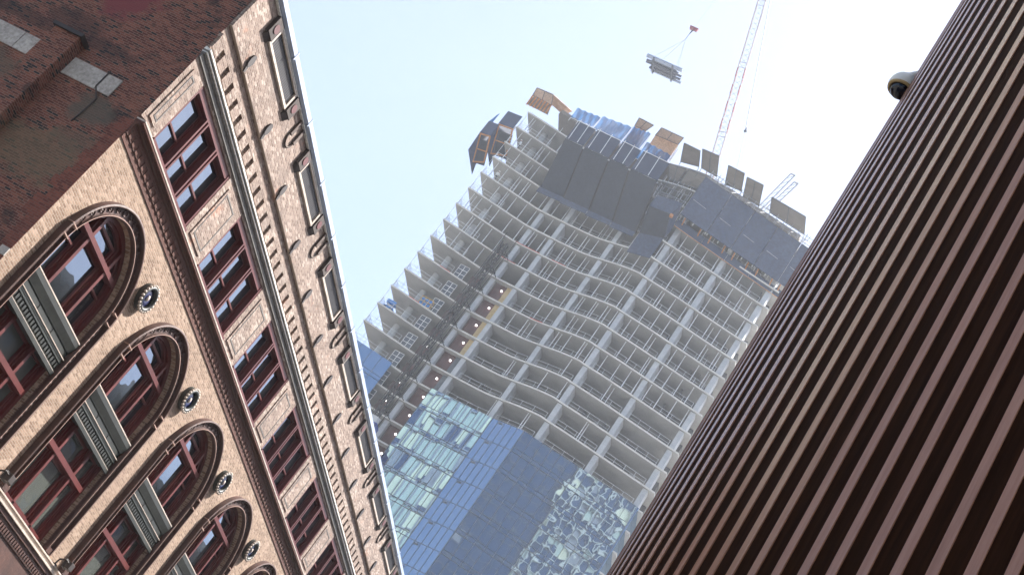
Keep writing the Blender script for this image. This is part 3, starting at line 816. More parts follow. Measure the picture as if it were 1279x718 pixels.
# curtain wall facets
FAC = [('g', -62.9, 171.0, -53.3, 170.15, 9), ('b', -53.25, 170.15, -48.45, 168.95, 5), ('d', -48.4, 168.95, -40.2, 170.75, 6), ('e', -40.15, 170.75, -31.5, 172.9, 7)]
def glazing(x0, y0, x1, y1, n, k, matg, top):
    z0 = zf(k) + .1; z1 = zf(k + 1) + .1 - .004
    d = Vector((x1 - x0, y1 - y0, 0)); L = d.length; d.normalize(); nn = Vector((d.y, -d.x, 0))
    mbg = MB(); rng = random.Random(int(k * 31 + x0 * 7))
    P = lambda s, z, o=0: Vector((x0, y0, z)) + d * s + nn * o
    for i in range(n):
        a, b_ = L * i / n, L * (i + 1) / n
        for za, zb in ((z0, z0 + .62), (z0 + .62, z1)):
            tx, tz = rng.gauss(0, .0016), rng.gauss(0, .0013)
            q = [P(a, za), P(b_, za), P(b_, zb), P(a, zb)]
            hh = (b_ - a) / 2; vv = (zb - za) / 2
            for s_, v_, j in ((-1, -1, 0), (1, -1, 1), (1, 1, 2), (-1, 1, 3)): q[j] = q[j] + nn * (tx * s_ * hh + tz * v_ * vv)
            mbg.quad(*q)
    g = tpart(mbg, 'glazing', matg, recalc=False)
    mbf = MB()
    for i in range(n + 1):
        s = L * i / n
        mbf.hexa([P(s - .03, z0, -.05), P(s + .03, z0, -.05), P(s + .03, z0, .045), P(s - .03, z0, .045), P(s - .03, z1, -.05), P(s + .03, z1, -.05), P(s + .03, z1, .045), P(s - .03, z1, .045)])
    for za, hh in (((z0, .07), (z0 + .62, .045)) if n != 5 else ((z0, .07),)):
        mbf.hexa([P(0, za, -.05), P(L, za, -.05), P(L, za, .05), P(0, za, .05), P(0, za + hh, -.05), P(L, za + hh, -.05), P(L, za + hh, .05), P(0, za + hh, .05)])
    if n == 5:   # small vent in the first light
        mbf.hexa([P(1.1, z1 - .42, .0), P(1.75, z1 - .42, .0), P(1.75, z1 - .42, .06), P(1.1, z1 - .42, .06), P(1.1, z1 - .14, .0), P(1.75, z1 - .14, .0), P(1.75, z1 - .14, .06), P(1.1, z1 - .14, .06)])
    f = mbf
    for i, v in enumerate(f.v): f.v[i] = (v[0] + 53, v[1] - 180, v[2])
    f.build('mullions', 'mullion grey', g)
for k in range(-18, -4):
    for nm, x0, y0, x1, y1, n in FAC:
        glazing(x0, y0 - .12, x1, y1 - .12, n, k, 'wavy curtain glass' if nm in 'de' else 'curtain glass', -4)
    glazing(-75.4, 168.5, -69.15, 169.9, 4, k, 'curtain glass', -4)
mb = MB()
for nm, x0, y0, x1, y1, n in FAC + [('l', -75.4, 168.6, -69.15, 170.0, 4)]:
    mb.hexa([(x0, y0 - .1, 0), (x1, y1 - .1, 0), (x1, y1 + .4, 0), (x0, y0 + .4, 0), (x0, y0 - .1, zf(-18)), (x1, y1 - .1, zf(-18)), (x1, y1 + .4, zf(-18)), (x0, y0 + .4, zf(-18))])
tpart(mb, 'lower_glazing', 'curtain glass')
# right return of the glazing
mb = MB()
mb.box(-31.5, -31.3, 172.9, YB, 0, zf(-4) + .1); tpart(mb, 'side_glazing', 'curtain glass')
# hoist landing bays: brown hoarding with round lamps, wood at the upper floors, mesh gates
for k in range(-9, 2):
    z0, z1 = zf(k) + .14, zf(k + 1) - .14
    mb = MB(); y = ey(-63.5) + 1.0
    mb.box(-64.9, -63.1, y, y + .12, z0, z1); mb.box(-65.0, -64.94, y - .03, y, z0, z1)
    for i in range(3): mb.box(-64.8 + i * .6, -64.74 + i * .6, y - .03, y, z0, z1)
    mb.cur = 1; mb.box(-63.09, -62.4, y - .25, y - .1, z0, z1)
    tpart(mb, 'landing_hoarding', ['brown hoarding', 'yellow plywood' if -2 <= k else 'mullion grey'])
    mb = MB(); y2 = ey(-68) + 1.1
    mb.box(-68.3, -67.0, y2, y2 + .1, z0, z0 + 2.0); tpart(mb, 'landing_hoarding', 'brown hoarding')
    mb = MB(); mb.sphere((-63.55, y - .2, z1 - .95), .14, 10, 6); tpart(mb, 'lamp', 'lit lamp')
    if k < -2:
        mb = MB(); mb.sphere((-67.4, y2 - .2, z1 - .9), .13, 10, 6); tpart(mb, 'lamp', 'lit lamp')
    if k >= -8:
        mb = MB(); y3 = ey(-69.5) + .5; xa, xb = -70.4, -68.9; za, zb = z0 + .1, z0 + 2.35
        for i in range(3): x = xa + (xb - xa) * i / 2; mb.box(x - .03, x + .03, y3, y3 + .05, za, zb)
        for i in range(4): z = za + (zb - za) * i / 3; mb.box(xa, xb, y3 + .003, y3 + .047, z - .03, z + .03)
        mb.cur = 1; mb.box(xa, xb, y3 + .05, y3 + .07, za, zb)
        tpart(mb, 'landing_gate', ['white paint', 'mullion grey'])
# red edge tape strips
mb = MB()
for k, xa, xb in ((1, -72.3, -70.6), (3, -67.2, -64), (4, -66.0, -62), (4, -60.0, -57.8), (1, -57.6, -55.6), (-1, -73.0, -71.4)):
    for i in range(6):
        x = xa + (xb - xa) * i / 6; x2 = x + (xb - xa) / 6
        mb.slab((x, ey(x) - .015, zf(k) + .05), (x2, ey(x2) - .015, zf(k) + .05), (x2, ey(x2) - .015, zf(k) + .14), (x, ey(x) - .015, zf(k) + .14), .01)
tpart(mb, 'edge_tape', 'red tape')

# ---- construction hoist
ht = thing('construction_hoist', 'black lattice hoist mast with a blue car climbing the tower front', 'hoist', (-66.0, 168.6, 0))
mb = MB(); s = .38; H = 100.5
for sx in (-s, s):
    for sy in (-s, s): mb.tube((sx, sy, 0), (sx, sy, H), .095, 5)
z = 45.0
while z < H:
    for a, b_ in (((-s, -s), (s, -s)), ((s, -s), (s, s)), ((s, s), (-s, s)), ((-s, s), (-s, -s))):
        mb.tube((*a, z), (*b_, z), .055, 4); mb.tube((*a, z), (*b_, z + 1.5), .05, 4)
    z += 1.5
mb.build('mast', 'dark steel', ht)
mb = MB()
for k in range(-9, 4):
    z = zf(k); mb.tube((-s, s, z), (-.9, 3.0, z), .06, 5); mb.tube((s, s, z), (.9, 3.0, z), .06, 5); mb.tube((-.9, 1.6, z), (.9, 1.6, z), .05, 5)
    mb.tube((-1.3, 1.2, z), (-1.3, 1.2, z + 3.3), .06, 4); mb.tube((.95, .4, z), (.95, .4, z + 3.3), .055, 4)
mb.build('wall_ties', 'dark steel', ht)
mb = MB(); mb.box(-.9, 1.7, -2.3, -.5, 63.6, 63.8); mb.box(-.9, 1.7, -2.3, -.5, 66.75, 66.9)
for x in (-.9, 1.62):
    for y in (-2.3, -.58): mb.box(x, x + .08, y, y + .08, 63.8, 66.75)
mb.box(-.9, 1.7, -2.27, -2.24, 63.8, 65.0); mb.box(1.66, 1.69, -2.2, -.6, 63.8, 66.7); mb.box(-.87, -.84, -2.2, -.6, 63.8, 66.7); mb.box(.3, .36, -2.29, -2.21, 65, 66.75)
mb.box(-.8, 1.6, -.62, -.6, 63.8, 66.7)
car = mb.build('hoist_car', 'hoist blue', ht)
mb = MB(); mb.box(.55, 1.5, -2.31, -2.28, 64.4, 65.9); mb.build('sign_panel', 'white paint', car)
mb = MB(); mb.box(-.2, 1.2, -1.9, -.7, 66.905, 67.9); mb.box(-.35, 1.35, -1.2, -.9, 67.905, 68.05); mb.build('drive_unit', 'site grey', car)

# ---- equipment and people on the floors
t = thing('equipment_lift', 'small blue equipment lift at the left end of a bare slab', 'lift', (-74.6, 169.9, zf(-2) + .14))
MB().box(-.75, .75, -.3, .5, .25, .5).build('base', 'tarp blue', t)
MB().box(-.7, .7, -.28, .48, 1.0, 1.12).box(-.7, .7, -.3, -.27, 1.12, 1.55).build('platform', 'tarp blue', t)
mb = MB(); 
for sx in (-.6, .6): mb.tube((sx, -.2, .5), (-sx, -.2, 1.0), .05); mb.tube((sx, .4, .5), (-sx, .4, 1.0), .05)
mb.build('scissor_arms', 'site grey', t)
mb = MB(); [mb.tube((x, y, .2), (x, y + .12, .2), .2, 10) for x in (-.5, .5) for y in (-.36, .44)]; pieces(mb, 'wheel', 'dark steel', t)
t = thing('stillage_rack', 'yellow framed rack of blue crates standing on a bare slab near the gates', 'rack', (-70.9, ey(-70.9) + .55, zf(-1) + .14), 'racks of crates on the bare slab')
mb = MB()
for x in (-.9, -.3, .3, .9):
    for y in (-.25, .35): mb.tube((x, y, 0), (x, y, 1.5), .045)
for z in (.08, .8, 1.46):
    for y in (-.25, .35): mb.tube((-.9, y, z), (.9, y, z), .045)
mb.build('frame', 'yellow paint', t)
mb = MB()
for x in (-.6, 0, .6):
    for z in (.14, .86): mb.box(x - .22, x + .22, -.2, .3, z, z + .45)
pieces(mb, 'crate', 'tarp blue', t)

def worker(label, loc, rz, lean, hcol):
    """standing site worker: one continuous skinned body, clothes coloured by height, helmet as a child"""
    J = {'pel': (0, 0, .95), 'sp': (0, lean * .3, 1.2), 'ch': (0, lean * .6, 1.40), 'nk': (0, lean * .75, 1.52), 'hd': (0, lean * .95, 1.64), 'hd2': (0, lean * 1.0, 1.73),
         'hl': (-.1, 0, .90), 'kl': (-.13, -.04, .49), 'al': (-.14, .04, .08), 'tl': (-.15, -.12, .05),
         'hr': (.1, 0, .90), 'kr': (.14, -.08, .50), 'ar': (.16, .02, .08), 'tr': (.17, -.14, .05),
         'sl': (-.19, lean * .6, 1.42), 'el': (-.28, lean * .7 - .05, 1.15), 'wl': (-.2, lean * .8 - .28, 1.05), 'fl': (-.17, lean * .8 - .37, 1.04),
         'sr': (.19, lean * .6, 1.42), 'er': (.29, lean * .7 - .06, 1.16), 'wr': (.22, lean * .8 - .27, 1.0), 'fr': (.20, lean * .8 - .36, .98)}
    rad = dict(pel=.15, sp=.13, ch=.16, nk=.06, hd=.095, hd2=.085, hl=.10, kl=.065, al=.05, tl=.05, hr=.10, kr=.065, ar=.05, tr=.05, sl=.075, el=.05, wl=.036, fl=.04, sr=.075, er=.05, wr=.036, fr=.04)
    E = [('pel', 'sp'), ('sp', 'ch'), ('ch', 'nk'), ('nk', 'hd'), ('hd', 'hd2'), ('pel', 'hl'), ('hl', 'kl'), ('kl', 'al'), ('al', 'tl'), ('pel', 'hr'), ('hr', 'kr'), ('kr', 'ar'), ('ar', 'tr'), ('ch', 'sl'), ('sl', 'el'), ('el', 'wl'), ('wl', 'fl'), ('ch', 'sr'), ('sr', 'er'), ('er', 'wr'), ('wr', 'fr')]
    names = list(J); me = bpy.data.meshes.new('person'); me.from_pydata([J[n] for n in names], [(names.index(a), names.index(b_)) for a, b_ in E], [])
    o = bpy.data.objects.new('person', me); COL.objects.link(o); o.location = loc; o.rotation_euler = (0, 0, rz)
    md = o.modifiers.new('skin', 'SKIN'); sv = me.skin_vertices[0].data if me.skin_vertices else None
    if sv is None:
        bm = bmesh.new(); bm.from_mesh(me); bm.verts.layers.skin.verify(); bm.to_mesh(me); bm.free(); sv = me.skin_vertices[0].data
    for i, n in enumerate(names): sv[i].radius = (rad[n], rad[n]); sv[i].use_root = (n == 'pel')
    sd_ = o.modifiers.new('sub', 'SUBSURF'); sd_.levels = 1; sd_.render_levels = 2
    mat, nt, b = newmat('worker clothes'); tc = nd(nt, 'ShaderNodeTexCoord'); s = nd(nt, 'ShaderNodeSeparateXYZ'); nt.links.new(tc.outputs['Object'], s.inputs[0])
    dv = nd(nt, 'ShaderNodeMath', operation='DIVIDE'); dv.inputs[1].default_value = 2.0; nt.links.new(s.outputs[2], dv.inputs[0])
    r_ = nd(nt, 'ShaderNodeValToRGB'); r_.color_ramp.interpolation = 'CONSTANT'; els = r_.color_ramp.elements
    for pz, cz_ in ((0, (.5, .5, .48)), (.07, (.03, .035, .05)), (.47, hcol), (.755, (.45, .27, .2))):
        e = els.new(pz) if pz else els[0]; e.position = pz; e.color = (*cz_, 1)
    els[len(els) - 1].color = (.45, .27, .2, 1)
    nt.links.new(dv.outputs[0], r_.inputs[0]); nt.links.new(r_.outputs[0], b.inputs['Base Color']); b.inputs['Roughness'].default_value = .85
    me.materials.append(mat); tag(o, label, 'person')
    mb = MB(); mb.ball_axis((0, lean * .98, 1.70), (0, -.1, 1), [(.15, .0), (.125, .01), (.12, .06), (.09, .115), (.04, .14), (.001, .145)], 14); mb.build('helmet', 'white paint', o, smooth=True)
    return o
worker('worker in white helmet and pale jacket standing at slab edge below dark screens', (-73.9, ey(-73.9) + .35, zf(6) + .14), R(20), -.12, (.66, .66, .64))
worker('worker in white helmet bending forward at slab edge beside the upper dark box', (-74.0, ey(-74.0) + .45, zf(8) + .14), R(-30), -.3, (.62, .64, .68))

# ---- sloped safety fans and vertical screens on the upper floors
def q4(pts): return [TW(*p) for p in pts]
yb, yt = 169.3, 164.2
labs = ['charcoal sloped safety fan panel, leftmost of the four beside each other', 'second charcoal sloped safety fan panel from the left', 'third charcoal sloped safety fan panel from the left', 'charcoal sloped safety fan panel beside the lower stepped fan']
tops = [(-69.0, -66.02), (-65.74, -61.75), (-61.42, -58.3), (-57.96, -53.6)]; bots = [(-67.5, -63.84), (-63.56, -59.65), (-59.32, -55.74), (-55.4, -52.0)]
for lab, (a, b_), (c, d) in zip(labs, tops, bots):
    t = thing('safety_fan', lab, 'safety fan', TW(c, 112.4, yb), 'dark sloped safety fans round the upper floors')
    o_ = Vector(t.location)
    P = [Vector(p) - o_ for p in q4([(c, 112.4, yb), (d, 112.5, yb), (b_, 122.0, yt), (a, 122.0, yt)])]
    MB().slab(*P, .10).build('deck', 'shaded charcoal sheeting', t)
    mb = MB()
    for i in range(5):
        f = i / 4; lo = P[0].lerp(P[1], f); hi = P[3].lerp(P[2], f); mb.tube(lo + Vector((0, .55, 0)), hi + Vector((0, .55, 0)), .22, 5)
    pieces(mb, 'beam', 'dark steel', t)
    P = [Vector(p) - o_ for p in q4([(c - .15, 111.4, yb), (d + .1, 111.6, yb), (d + .1, 112.5, yb), (c - .15, 112.4, yb)])]
    MB().slab(P[0], P[1], P[2], P[3], .08).build('skirt', 'blue grey sheeting', t)
    P = [Vector(p) - o_ for p in q4([(a + .02, 122.05, yt), (b_ - .02, 122.1, yt), (b_ - .02, 125.7, yt), (a + .02, 125.8, yt)])]
    MB().slab(P[0], P[1], P[2], P[3], .08).build('parapet', 'navy sheeting', t)
    mb = MB(); 
    for f in (.12, .62):
        lo = P[0].lerp(P[1], f); hi = P[3].lerp(P[2], f); mb.tube(lo + Vector((.1, -.25, 0)), hi + Vector((-.1, -.12, .35)), .06, 6)
    mb.tube(P[3] + Vector((0, -.1, .05)), P[2] + Vector((0, -.1, .05)), .06, 6)
    pieces(mb, 'pole', 'galvanised steel', t)
# stepped lower fan
t = thing('safety_fan', 'lower stepped grey safety fan between the charcoal fans and the blue grey screens', 'safety fan', TW(-51.3, 112.7, yb), 'dark sloped safety fans round the upper floors'); o_ = Vector(t.location)
yt2 = 165.6
P = [Vector(p) - o_ for p in q4([(-51.3, 112.7, yb), (-47.95, 113.6, yb), (-49.15, 117.8, yt2), (-52.45, 117.5, yt2)])]; MB().slab(*P, .1).build('deck', 'shaded charcoal sheeting', t)
P = [Vector(p) - o_ for p in q4([(-51.3, 108.9, yb), (-48.0, 109.6, yb), (-47.95, 113.6, yb), (-51.3, 112.7, yb)])]; MB().slab(*P, .08).build('skirt', 'blue grey sheeting', t)
P = [Vector(p) - o_ for p in q4([(-52.45, 117.55, yt2), (-49.15, 117.85, yt2), (-48.6, 120.4, yt2), (-52.38, 119.8, yt2)])]; MB().slab(*P, .08).build('parapet', 'blue grey sheeting', t)
P = [Vector(p) - o_ for p in q4([(-49.1, 117.8, yt2), (-47.9, 113.6, yb), (-47.7, 115.5, yb), (-48.55, 120.3, yt2)])]; MB().slab(*P, .08).build('end_sheet', 'navy sheeting', t)
mb = MB(); mb.box(-.1, .1, -.1, .1, -.1, .1); mb.v = [tuple(Vector(v) * 2.2 + Vector(TW(-48.9, 117.6, yt2 - .1)) - o_) for v in mb.v]; mb.build('bracket', 'orange timber', t)
# vertical blue-grey screens
sx_ = [-48.0, -43.25, -39.1, -35.05, -31.0, -28.4]
labs = ['blue grey protection screen panel, leftmost of the upright row on the right', 'second upright blue grey protection screen panel from the left', 'third upright blue grey protection screen panel from the left', 'fourth upright blue grey protection screen panel, its right side near the slatted wall', 'upright blue grey protection screen panel mostly behind the slatted wall']
def ys_(Xa): return 168.0 + (Xa + 48) * .29
for i, lab in enumerate(labs):
    a, b_ = sx_[i], sx_[i + 1]; ya, yb2 = ys_(a), ys_(b_)
    xa, xb = a * ya / 170, b_ * yb2 / 170; za, zb = 117.2, 124.85
    t = thing('protection_screen', lab, 'screen', (xa, ya, za), 'upright protection screens on the right of the tower')
    P = [Vector(p) for p in ((.04, 0, 0), (xb - xa - .04, yb2 - ya, 0), (xb - xa - .04, yb2 - ya, zb - za), (.04, 0, zb - za))]
    MB().slab(*P, .1).build('panel', 'blue grey sheeting', t)
    MB().slab(P[0] + Vector((.4, -.07, 3.1)), P[1] + Vector((-.4, -.07, 3.1)), P[1] + Vector((-.4, -.07, 3.16)), P[0] + Vector((.4, -.07, 3.16)), .02).build('seam', 'site grey', t)
    mb = MB()
    for f in (.03, .5, .97): mb.tube(P[0].lerp(P[1], f) + Vector((0, .25, -.3)), P[3].lerp(P[2], f) + Vector((0, .25, .1)), .09, 5)
    pieces(mb, 'post', 'site grey', t)
    mb = MB()
    for f in (.2, .8): 
        c = P[0].lerp(P[1], f); mb.tube(c + Vector((0, .05, -.05)), c + Vector((-.05, .9, -1.15)), .10, 5)
    pieces(mb, 'bracket', 'orange timber', t)
    Q = [P[0] + Vector((0, .75, -1.75)), P[1] + Vector((0, .75, -1.75)), P[1] + Vector((0, .75, -.45)), P[0] + Vector((0, .75, -.45))]
    MB().slab(*Q, .08).build('skirt', 'navy sheeting', t)
    Q = [P[0] + Vector((0, .68, -1.83)), P[1] + Vector((0, .68, -1.83)), P[1] + Vector((0, .68, -1.75)), P[0] + Vector((0, .68, -1.75))]
    MB().slab(*Q, .16).build('plank', 'orange plywood', t)
# boxed screens at the left corner
def boxscreen(lab, Xa, Xb, Z0, Z1, y, deep):
    t = thing('debris_screen', lab, 'screen', TW(Xa, Z0, y), 'boxed debris screens at the left corner'); o_ = Vector(t.location)
    A, B, C_, D_ = [Vector(p) - o_ for p in q4([(Xa, Z0, y), (Xb, Z0 + .25, y), (Xb, Z1 + .15, y), (Xa, Z1, y)])]
    MB().slab(A, B, C_, D_, .08).build('front_sheet', 'box sheeting', t)
    b1 = Vector((.0, .0, -deep)); b2 = Vector((.9, 3.4, -deep * .7))
    MB().slab(A, D_, D_ + Vector((1.0, 3.6, .4)), A + b2, .06).slab(A, A + b2, A + b2 + Vector((.3, 1.0, -deep * .6)), A + Vector((.1, .4, -deep)), .06).build('side_sheet', 'box sheeting', t)
    mb = MB(); dn = Vector((.75, 2.8, -deep))
    mb.tube(A + Vector((.1, .1, 0)), A + dn, .13, 5); mb.tube(B + Vector((-.1, .1, 0)), B + dn * .9, .13, 5)
    mb.tube(A + Vector((.1, .15, -.1)), B + Vector((-.1, .15, -.1)), .13, 5); mb.tube(A + dn * .55, B + dn * .55, .10, 5); mb.tube(A + dn, B + dn * .9, .12, 5)
    mb.build('timber_frame', 'orange timber', t)
    Q = [A + dn * .1 + Vector((0, .9, 0)), B + dn * .1 + Vector((0, .9, 0)), B + dn * .9 + Vector((0, .9, 0)), A + dn * .9 + Vector((0, .9, 0))]
    MB().slab(*Q, .06).build('deck', 'shaded charcoal sheeting', t)
    return t
t = boxscreen('dark blue boxed debris screen on orange timbers at the tower corner, the lower left one', -80.5, -78.8, 116.5, 119.0, 168.5, 3.4)
o_ = Vector(t.location); P = [Vector(p) - o_ for p in q4([(-80.5, 118.6, 168.6), (-79.9, 118.7, 168.6), (-79.9, 121.0, 168.6), (-80.1, 120.6, 168.6)])]
MB().slab(*P, .08).build('side_net', 'blue net', t)
boxscreen('dark blue boxed debris screen on orange timbers at the tower corner, the upper right one', -79.05, -76.65, 119.4, 122.1, 168.5, 3.6)
# blue netting above the fans
for lab, a, b_, z0, z1, z2 in (('pale blue netting panel over the leftmost dark fans', -70.5, -66.6, 126.0, 127.95, 128.2), ('blue netting panel with brighter folds over the middle fans', -66.4, -61.7, 125.8, 128.5, 128.9), ('deep blue netting panel over the fourth dark fan', -61.5, -58.7, 125.6, 129.1, 129.3), ('blue netting panel hanging in front of the wider plywood form', -58.4, -54.2, 124.2, 127.6, 127.2)):
    P0 = q4([(a, z0, 165.0), (b_, z0, 165.0), (b_, z2, 165.0), (a, z1, 165.0)]); o_ = Vector(P0[0])
    t = thing('debris_net', lab, 'netting', tuple(o_), 'blue debris nets on the upper floors'); P = [Vector(p) - o_ for p in P0]
    mb = MB(); n = 14; m_ = 6; rng = random.Random(int(a))
    G = [[P[0].lerp(P[1], i / n).lerp(P[3].lerp(P[2], i / n), j / m_) + Vector((0, .16 * math.sin(i * 1.7 + j * .5) + rng.uniform(-.05, .05), 0)) for i in range(n + 1)] for j in range(m_ + 1)]
    for j in range(m_):
        for i in range(n): mb.quad(G[j][i], G[j][i + 1], G[j + 1][i + 1], G[j + 1][i])
    mb.build('net', 'blue net', t, recalc=False)
    mb = MB()
    for f in (0, .33, .66, 1): mb.tube(P[0].lerp(P[1], f) + Vector((0, .25, -.6)), P[3].lerp(P[2], f) + Vector((0, .25, .1)), .045, 5)
    mb.tube(P[3] + Vector((0, .25, 0)), P[2] + Vector((0, .25, 0)), .04, 5); mb.tube(P[0] + Vector((0, .2, 0)), P[1] + Vector((0, .2, 0)), .05, 5)
    mb.build('pole', 'galvanised steel', t)
# plywood flying forms
def form(lab, quad, matn, drop, group, legs=True):
    """table form: deck quad (seen from below), timber joists, drop = height of the side board"""
    P0 = q4(quad); o_ = Vector(P0[0]); t = thing('plywood_form', lab, 'formwork', tuple(o_), group); P = [Vector(p) - o_ for p in P0]
    MB().slab(*P, .09).build('deck', matn, t)
    mb = MB()
    for f in (0, .5, 1): mb.tube(P[0].lerp(P[1], f) + Vector((0, 0, -.08)), P[3].lerp(P[2], f) + Vector((0, 0, -.08)), .05, 4)
    for f in (0, 1): mb.tube(P[0].lerp(P[3], f) + Vector((0, 0, -.08)), P[1].lerp(P[2], f) + Vector((0, 0, -.08)), .05, 4)
    mb.build('joist', 'mullion grey', t)
    if drop:
        lo = Vector((0, .5, -drop))
        MB().slab(P[0] + lo, P[1] + lo, P[1] + Vector((0, .05, -.1)), P[0] + Vector((0, .05, -.1)), .08).build('side_board', 'orange plywood', t)
    if legs:
        mb = MB()
        for q in (P[0], P[1]): mb.tube(q + Vector((0, .15, -.05)), q + Vector((0, 1.1, -2.6)), .06, 5); mb.tube(q + Vector((0, 1.2, .1)), q + Vector((0, 1.3, -2.6)), .06, 5)
        mb.tube(P[0] + Vector((0, 1.2, -2.2)), P[1] + Vector((0, 1.2, -2.2)), .05, 5)
        mb.build('leg', 'scaffold steel', t)
    return t
G1 = 'plywood forms jutting from the top floors'
form('narrow orange plywood form above the blue nets', [(-61.45, 129.45, 169.0), (-59.55, 129.4, 169.0), (-59.05, 130.95, 167.2), (-61.6, 131.1, 167.2)], 'pale plywood', 3.4, G1)
form('wide orange plywood form beside the narrow orange form', [(-57.95, 129.5, 169.2), (-54.2, 129.6, 169.2), (-54.1, 131.1, 167.3), (-57.85, 131.15, 167.3)], 'pale plywood', 3.8, G1)
t = form('orange plywood form with a long side panel at the top left corner of the tower', [(-77.55, 126.75, 169.0), (-74.1, 126.5, 169.0), (-74.9, 128.4, 166.8), (-77.75, 128.3, 166.8)], 'pale plywood', 0, G1, False)
o_ = Vector(t.location); P = [Vector(p) - o_ for p in q4([(-74.1, 126.5, 169.0), (-71.6, 125.7, 171.5), (-70.8, 127.0, 171.5), (-74.85, 128.35, 166.8)])]
MB().slab(*P, .1).build('side_panel', 'orange plywood', t)
P = [Vector(p) - o_ for p in q4([(-77.4, 124.7, 169.9), (-73.6, 124.5, 169.9), (-74.1, 126.5, 169.3), (-77.55, 126.7, 169.3)])]; MB().slab(*P, .08).build('backing', 'grey plywood', t)
mb = MB()
for i in range(7):
    x = -77.45 + i * .55; a = Vector(TW(x, 126.6, 169.0)) - o_; b_ = Vector(TW(x + .1, 124.6, 169.4)) - o_; mb.box(-.06, .06, -.06, .06, 0, 0.01); mb.v = mb.v[:-8]; mb.f = mb.f[:-6]; mb.mi = mb.mi[:-6]
    mb.tube(a, b_, .15, 4)
pieces(mb, 'slat', 'orange timber', t)
gl = ['grey plywood table form, leftmost of the pair beside the wide orange form', 'grey plywood table form, right one of the pair near the crane foot', 'grey plywood table form, left one of the second pair', 'grey plywood table form, right one of the second pair', 'long grey plywood table form below the pale boom']
for lab, q in zip(gl, ([(-52.4, 126.95, 169.6), (-49.65, 127.5, 169.6), (-50.85, 130.2, 166.0), (-53.6, 130.3, 166.0)], [(-49.25, 127.5, 169.8), (-46.55, 127.2, 169.8), (-48.05, 130.8, 166.0), (-50.75, 130.7, 166.0)], [(-44.95, 126.6, 170.2), (-42.35, 126.7, 170.2), (-43.4, 129.8, 167.0), (-46.1, 129.95, 167.0)], [(-41.7, 125.9, 170.8), (-39.0, 125.6, 170.8), (-40.1, 129.3, 167.4), (-42.8, 129.4, 167.4)], [(-37.2, 125.4, 172.0), (-31.3, 124.4, 173.4), (-32.45, 127.3, 170.0), (-38.15, 128.0, 168.8)])):
    form(lab, q, 'grey plywood', 0, 'grey table forms along the top edge')
GL2 = 'small grey forms under the table forms'
form('small grey form hanging under the pair beside the wide orange form', [(-52.3, 123.3, 170), (-51.0, 123.4, 170), (-51.05, 126.2, 168.6), (-53.6, 125.7, 168.6)], 'grey plywood', 0, GL2, False)
form('small grey form next to the first blue grey screen', [(-50.6, 123.4, 170), (-48.1, 123.8, 170), (-47.8, 126.4, 168.6), (-50.7, 126.4, 168.6)], 'grey plywood', 0, GL2, False)
# steel working platform on the top floors, left of the upright screens
t = thing('working_platform', 'galvanised scaffold platform of pipes in the gap left of the blue grey screens', 'scaffold', (-52.5, 168.6, 119.5))
mb = MB()
for z in (0, 1.2): 
    mb.tube((-.3, 0, z), (4.6, 0, z + .2), .08, 6); mb.tube((-.3, 1.5, z), (4.6, 1.5, z + .2), .06, 6)
for i in range(7): x = i * .72; mb.tube((x, 0, -2.2), (x, 0, 3.2), .05, 6); mb.tube((x, 0, 1.2), (x, 1.5, 1.2), .04, 5)
mb.build('pipes', 'scaffold steel', t)
# guard rail on the top right deck
t = thing('edge_scaffold', 'galvanised edge scaffold along the top deck above the upright screens', 'scaffold', (-47, 168.2, 125.0))
mb = MB(); n = 14
for i in range(n + 1):
    x = i * 1.2; y = .29 * x * .98; mb.tube((x, y, -.2), (x, y, 1.6), .06, 5); mb.tube((x, y + 1.3, -.2), (x + (i % 3) * .3, y + 1.3, 2.4), .05, 5); mb.tube((x, y, .9), (x, y + 1.3, .9), .045, 5)
    if i: 
        for h in (.0, .6, 1.2): mb.tube((x - 1.2, y - .29 * 1.2 * .98, h), (x, y, h), .045, 5)
    if i % 2: mb.tube((x, y, 0), (x + .4, y + 1.6, 1.6), .05, 5)
mb.build('pipes', 'scaffold steel', t)
# upper storey deck being formed
t = thing('deck_formwork', 'grey timber deck formwork propped over the top slab', 'formwork', (-53, 180, 126))
mb = MB(); mb.prism([(x + 53, y - 180) for x, y in [(-72.8, 171.2)] + [(x, y + .9) for x, y in PLAN if -72.6 < x < -31.5] + [(-31.5, 194), (-73, 194)]], 'z', .35, .95); mb.build('deck', 'grey plywood', t)
mb = MB()
for x in range(-72, -33, 2):
    for y in (173.5, 178): mb.tube((x + 53, y - 180 + .5, -3.1), (x + 53, y - 180 + .5, .35), .07, 5)
mb.build('prop', 'galvanised steel', t)

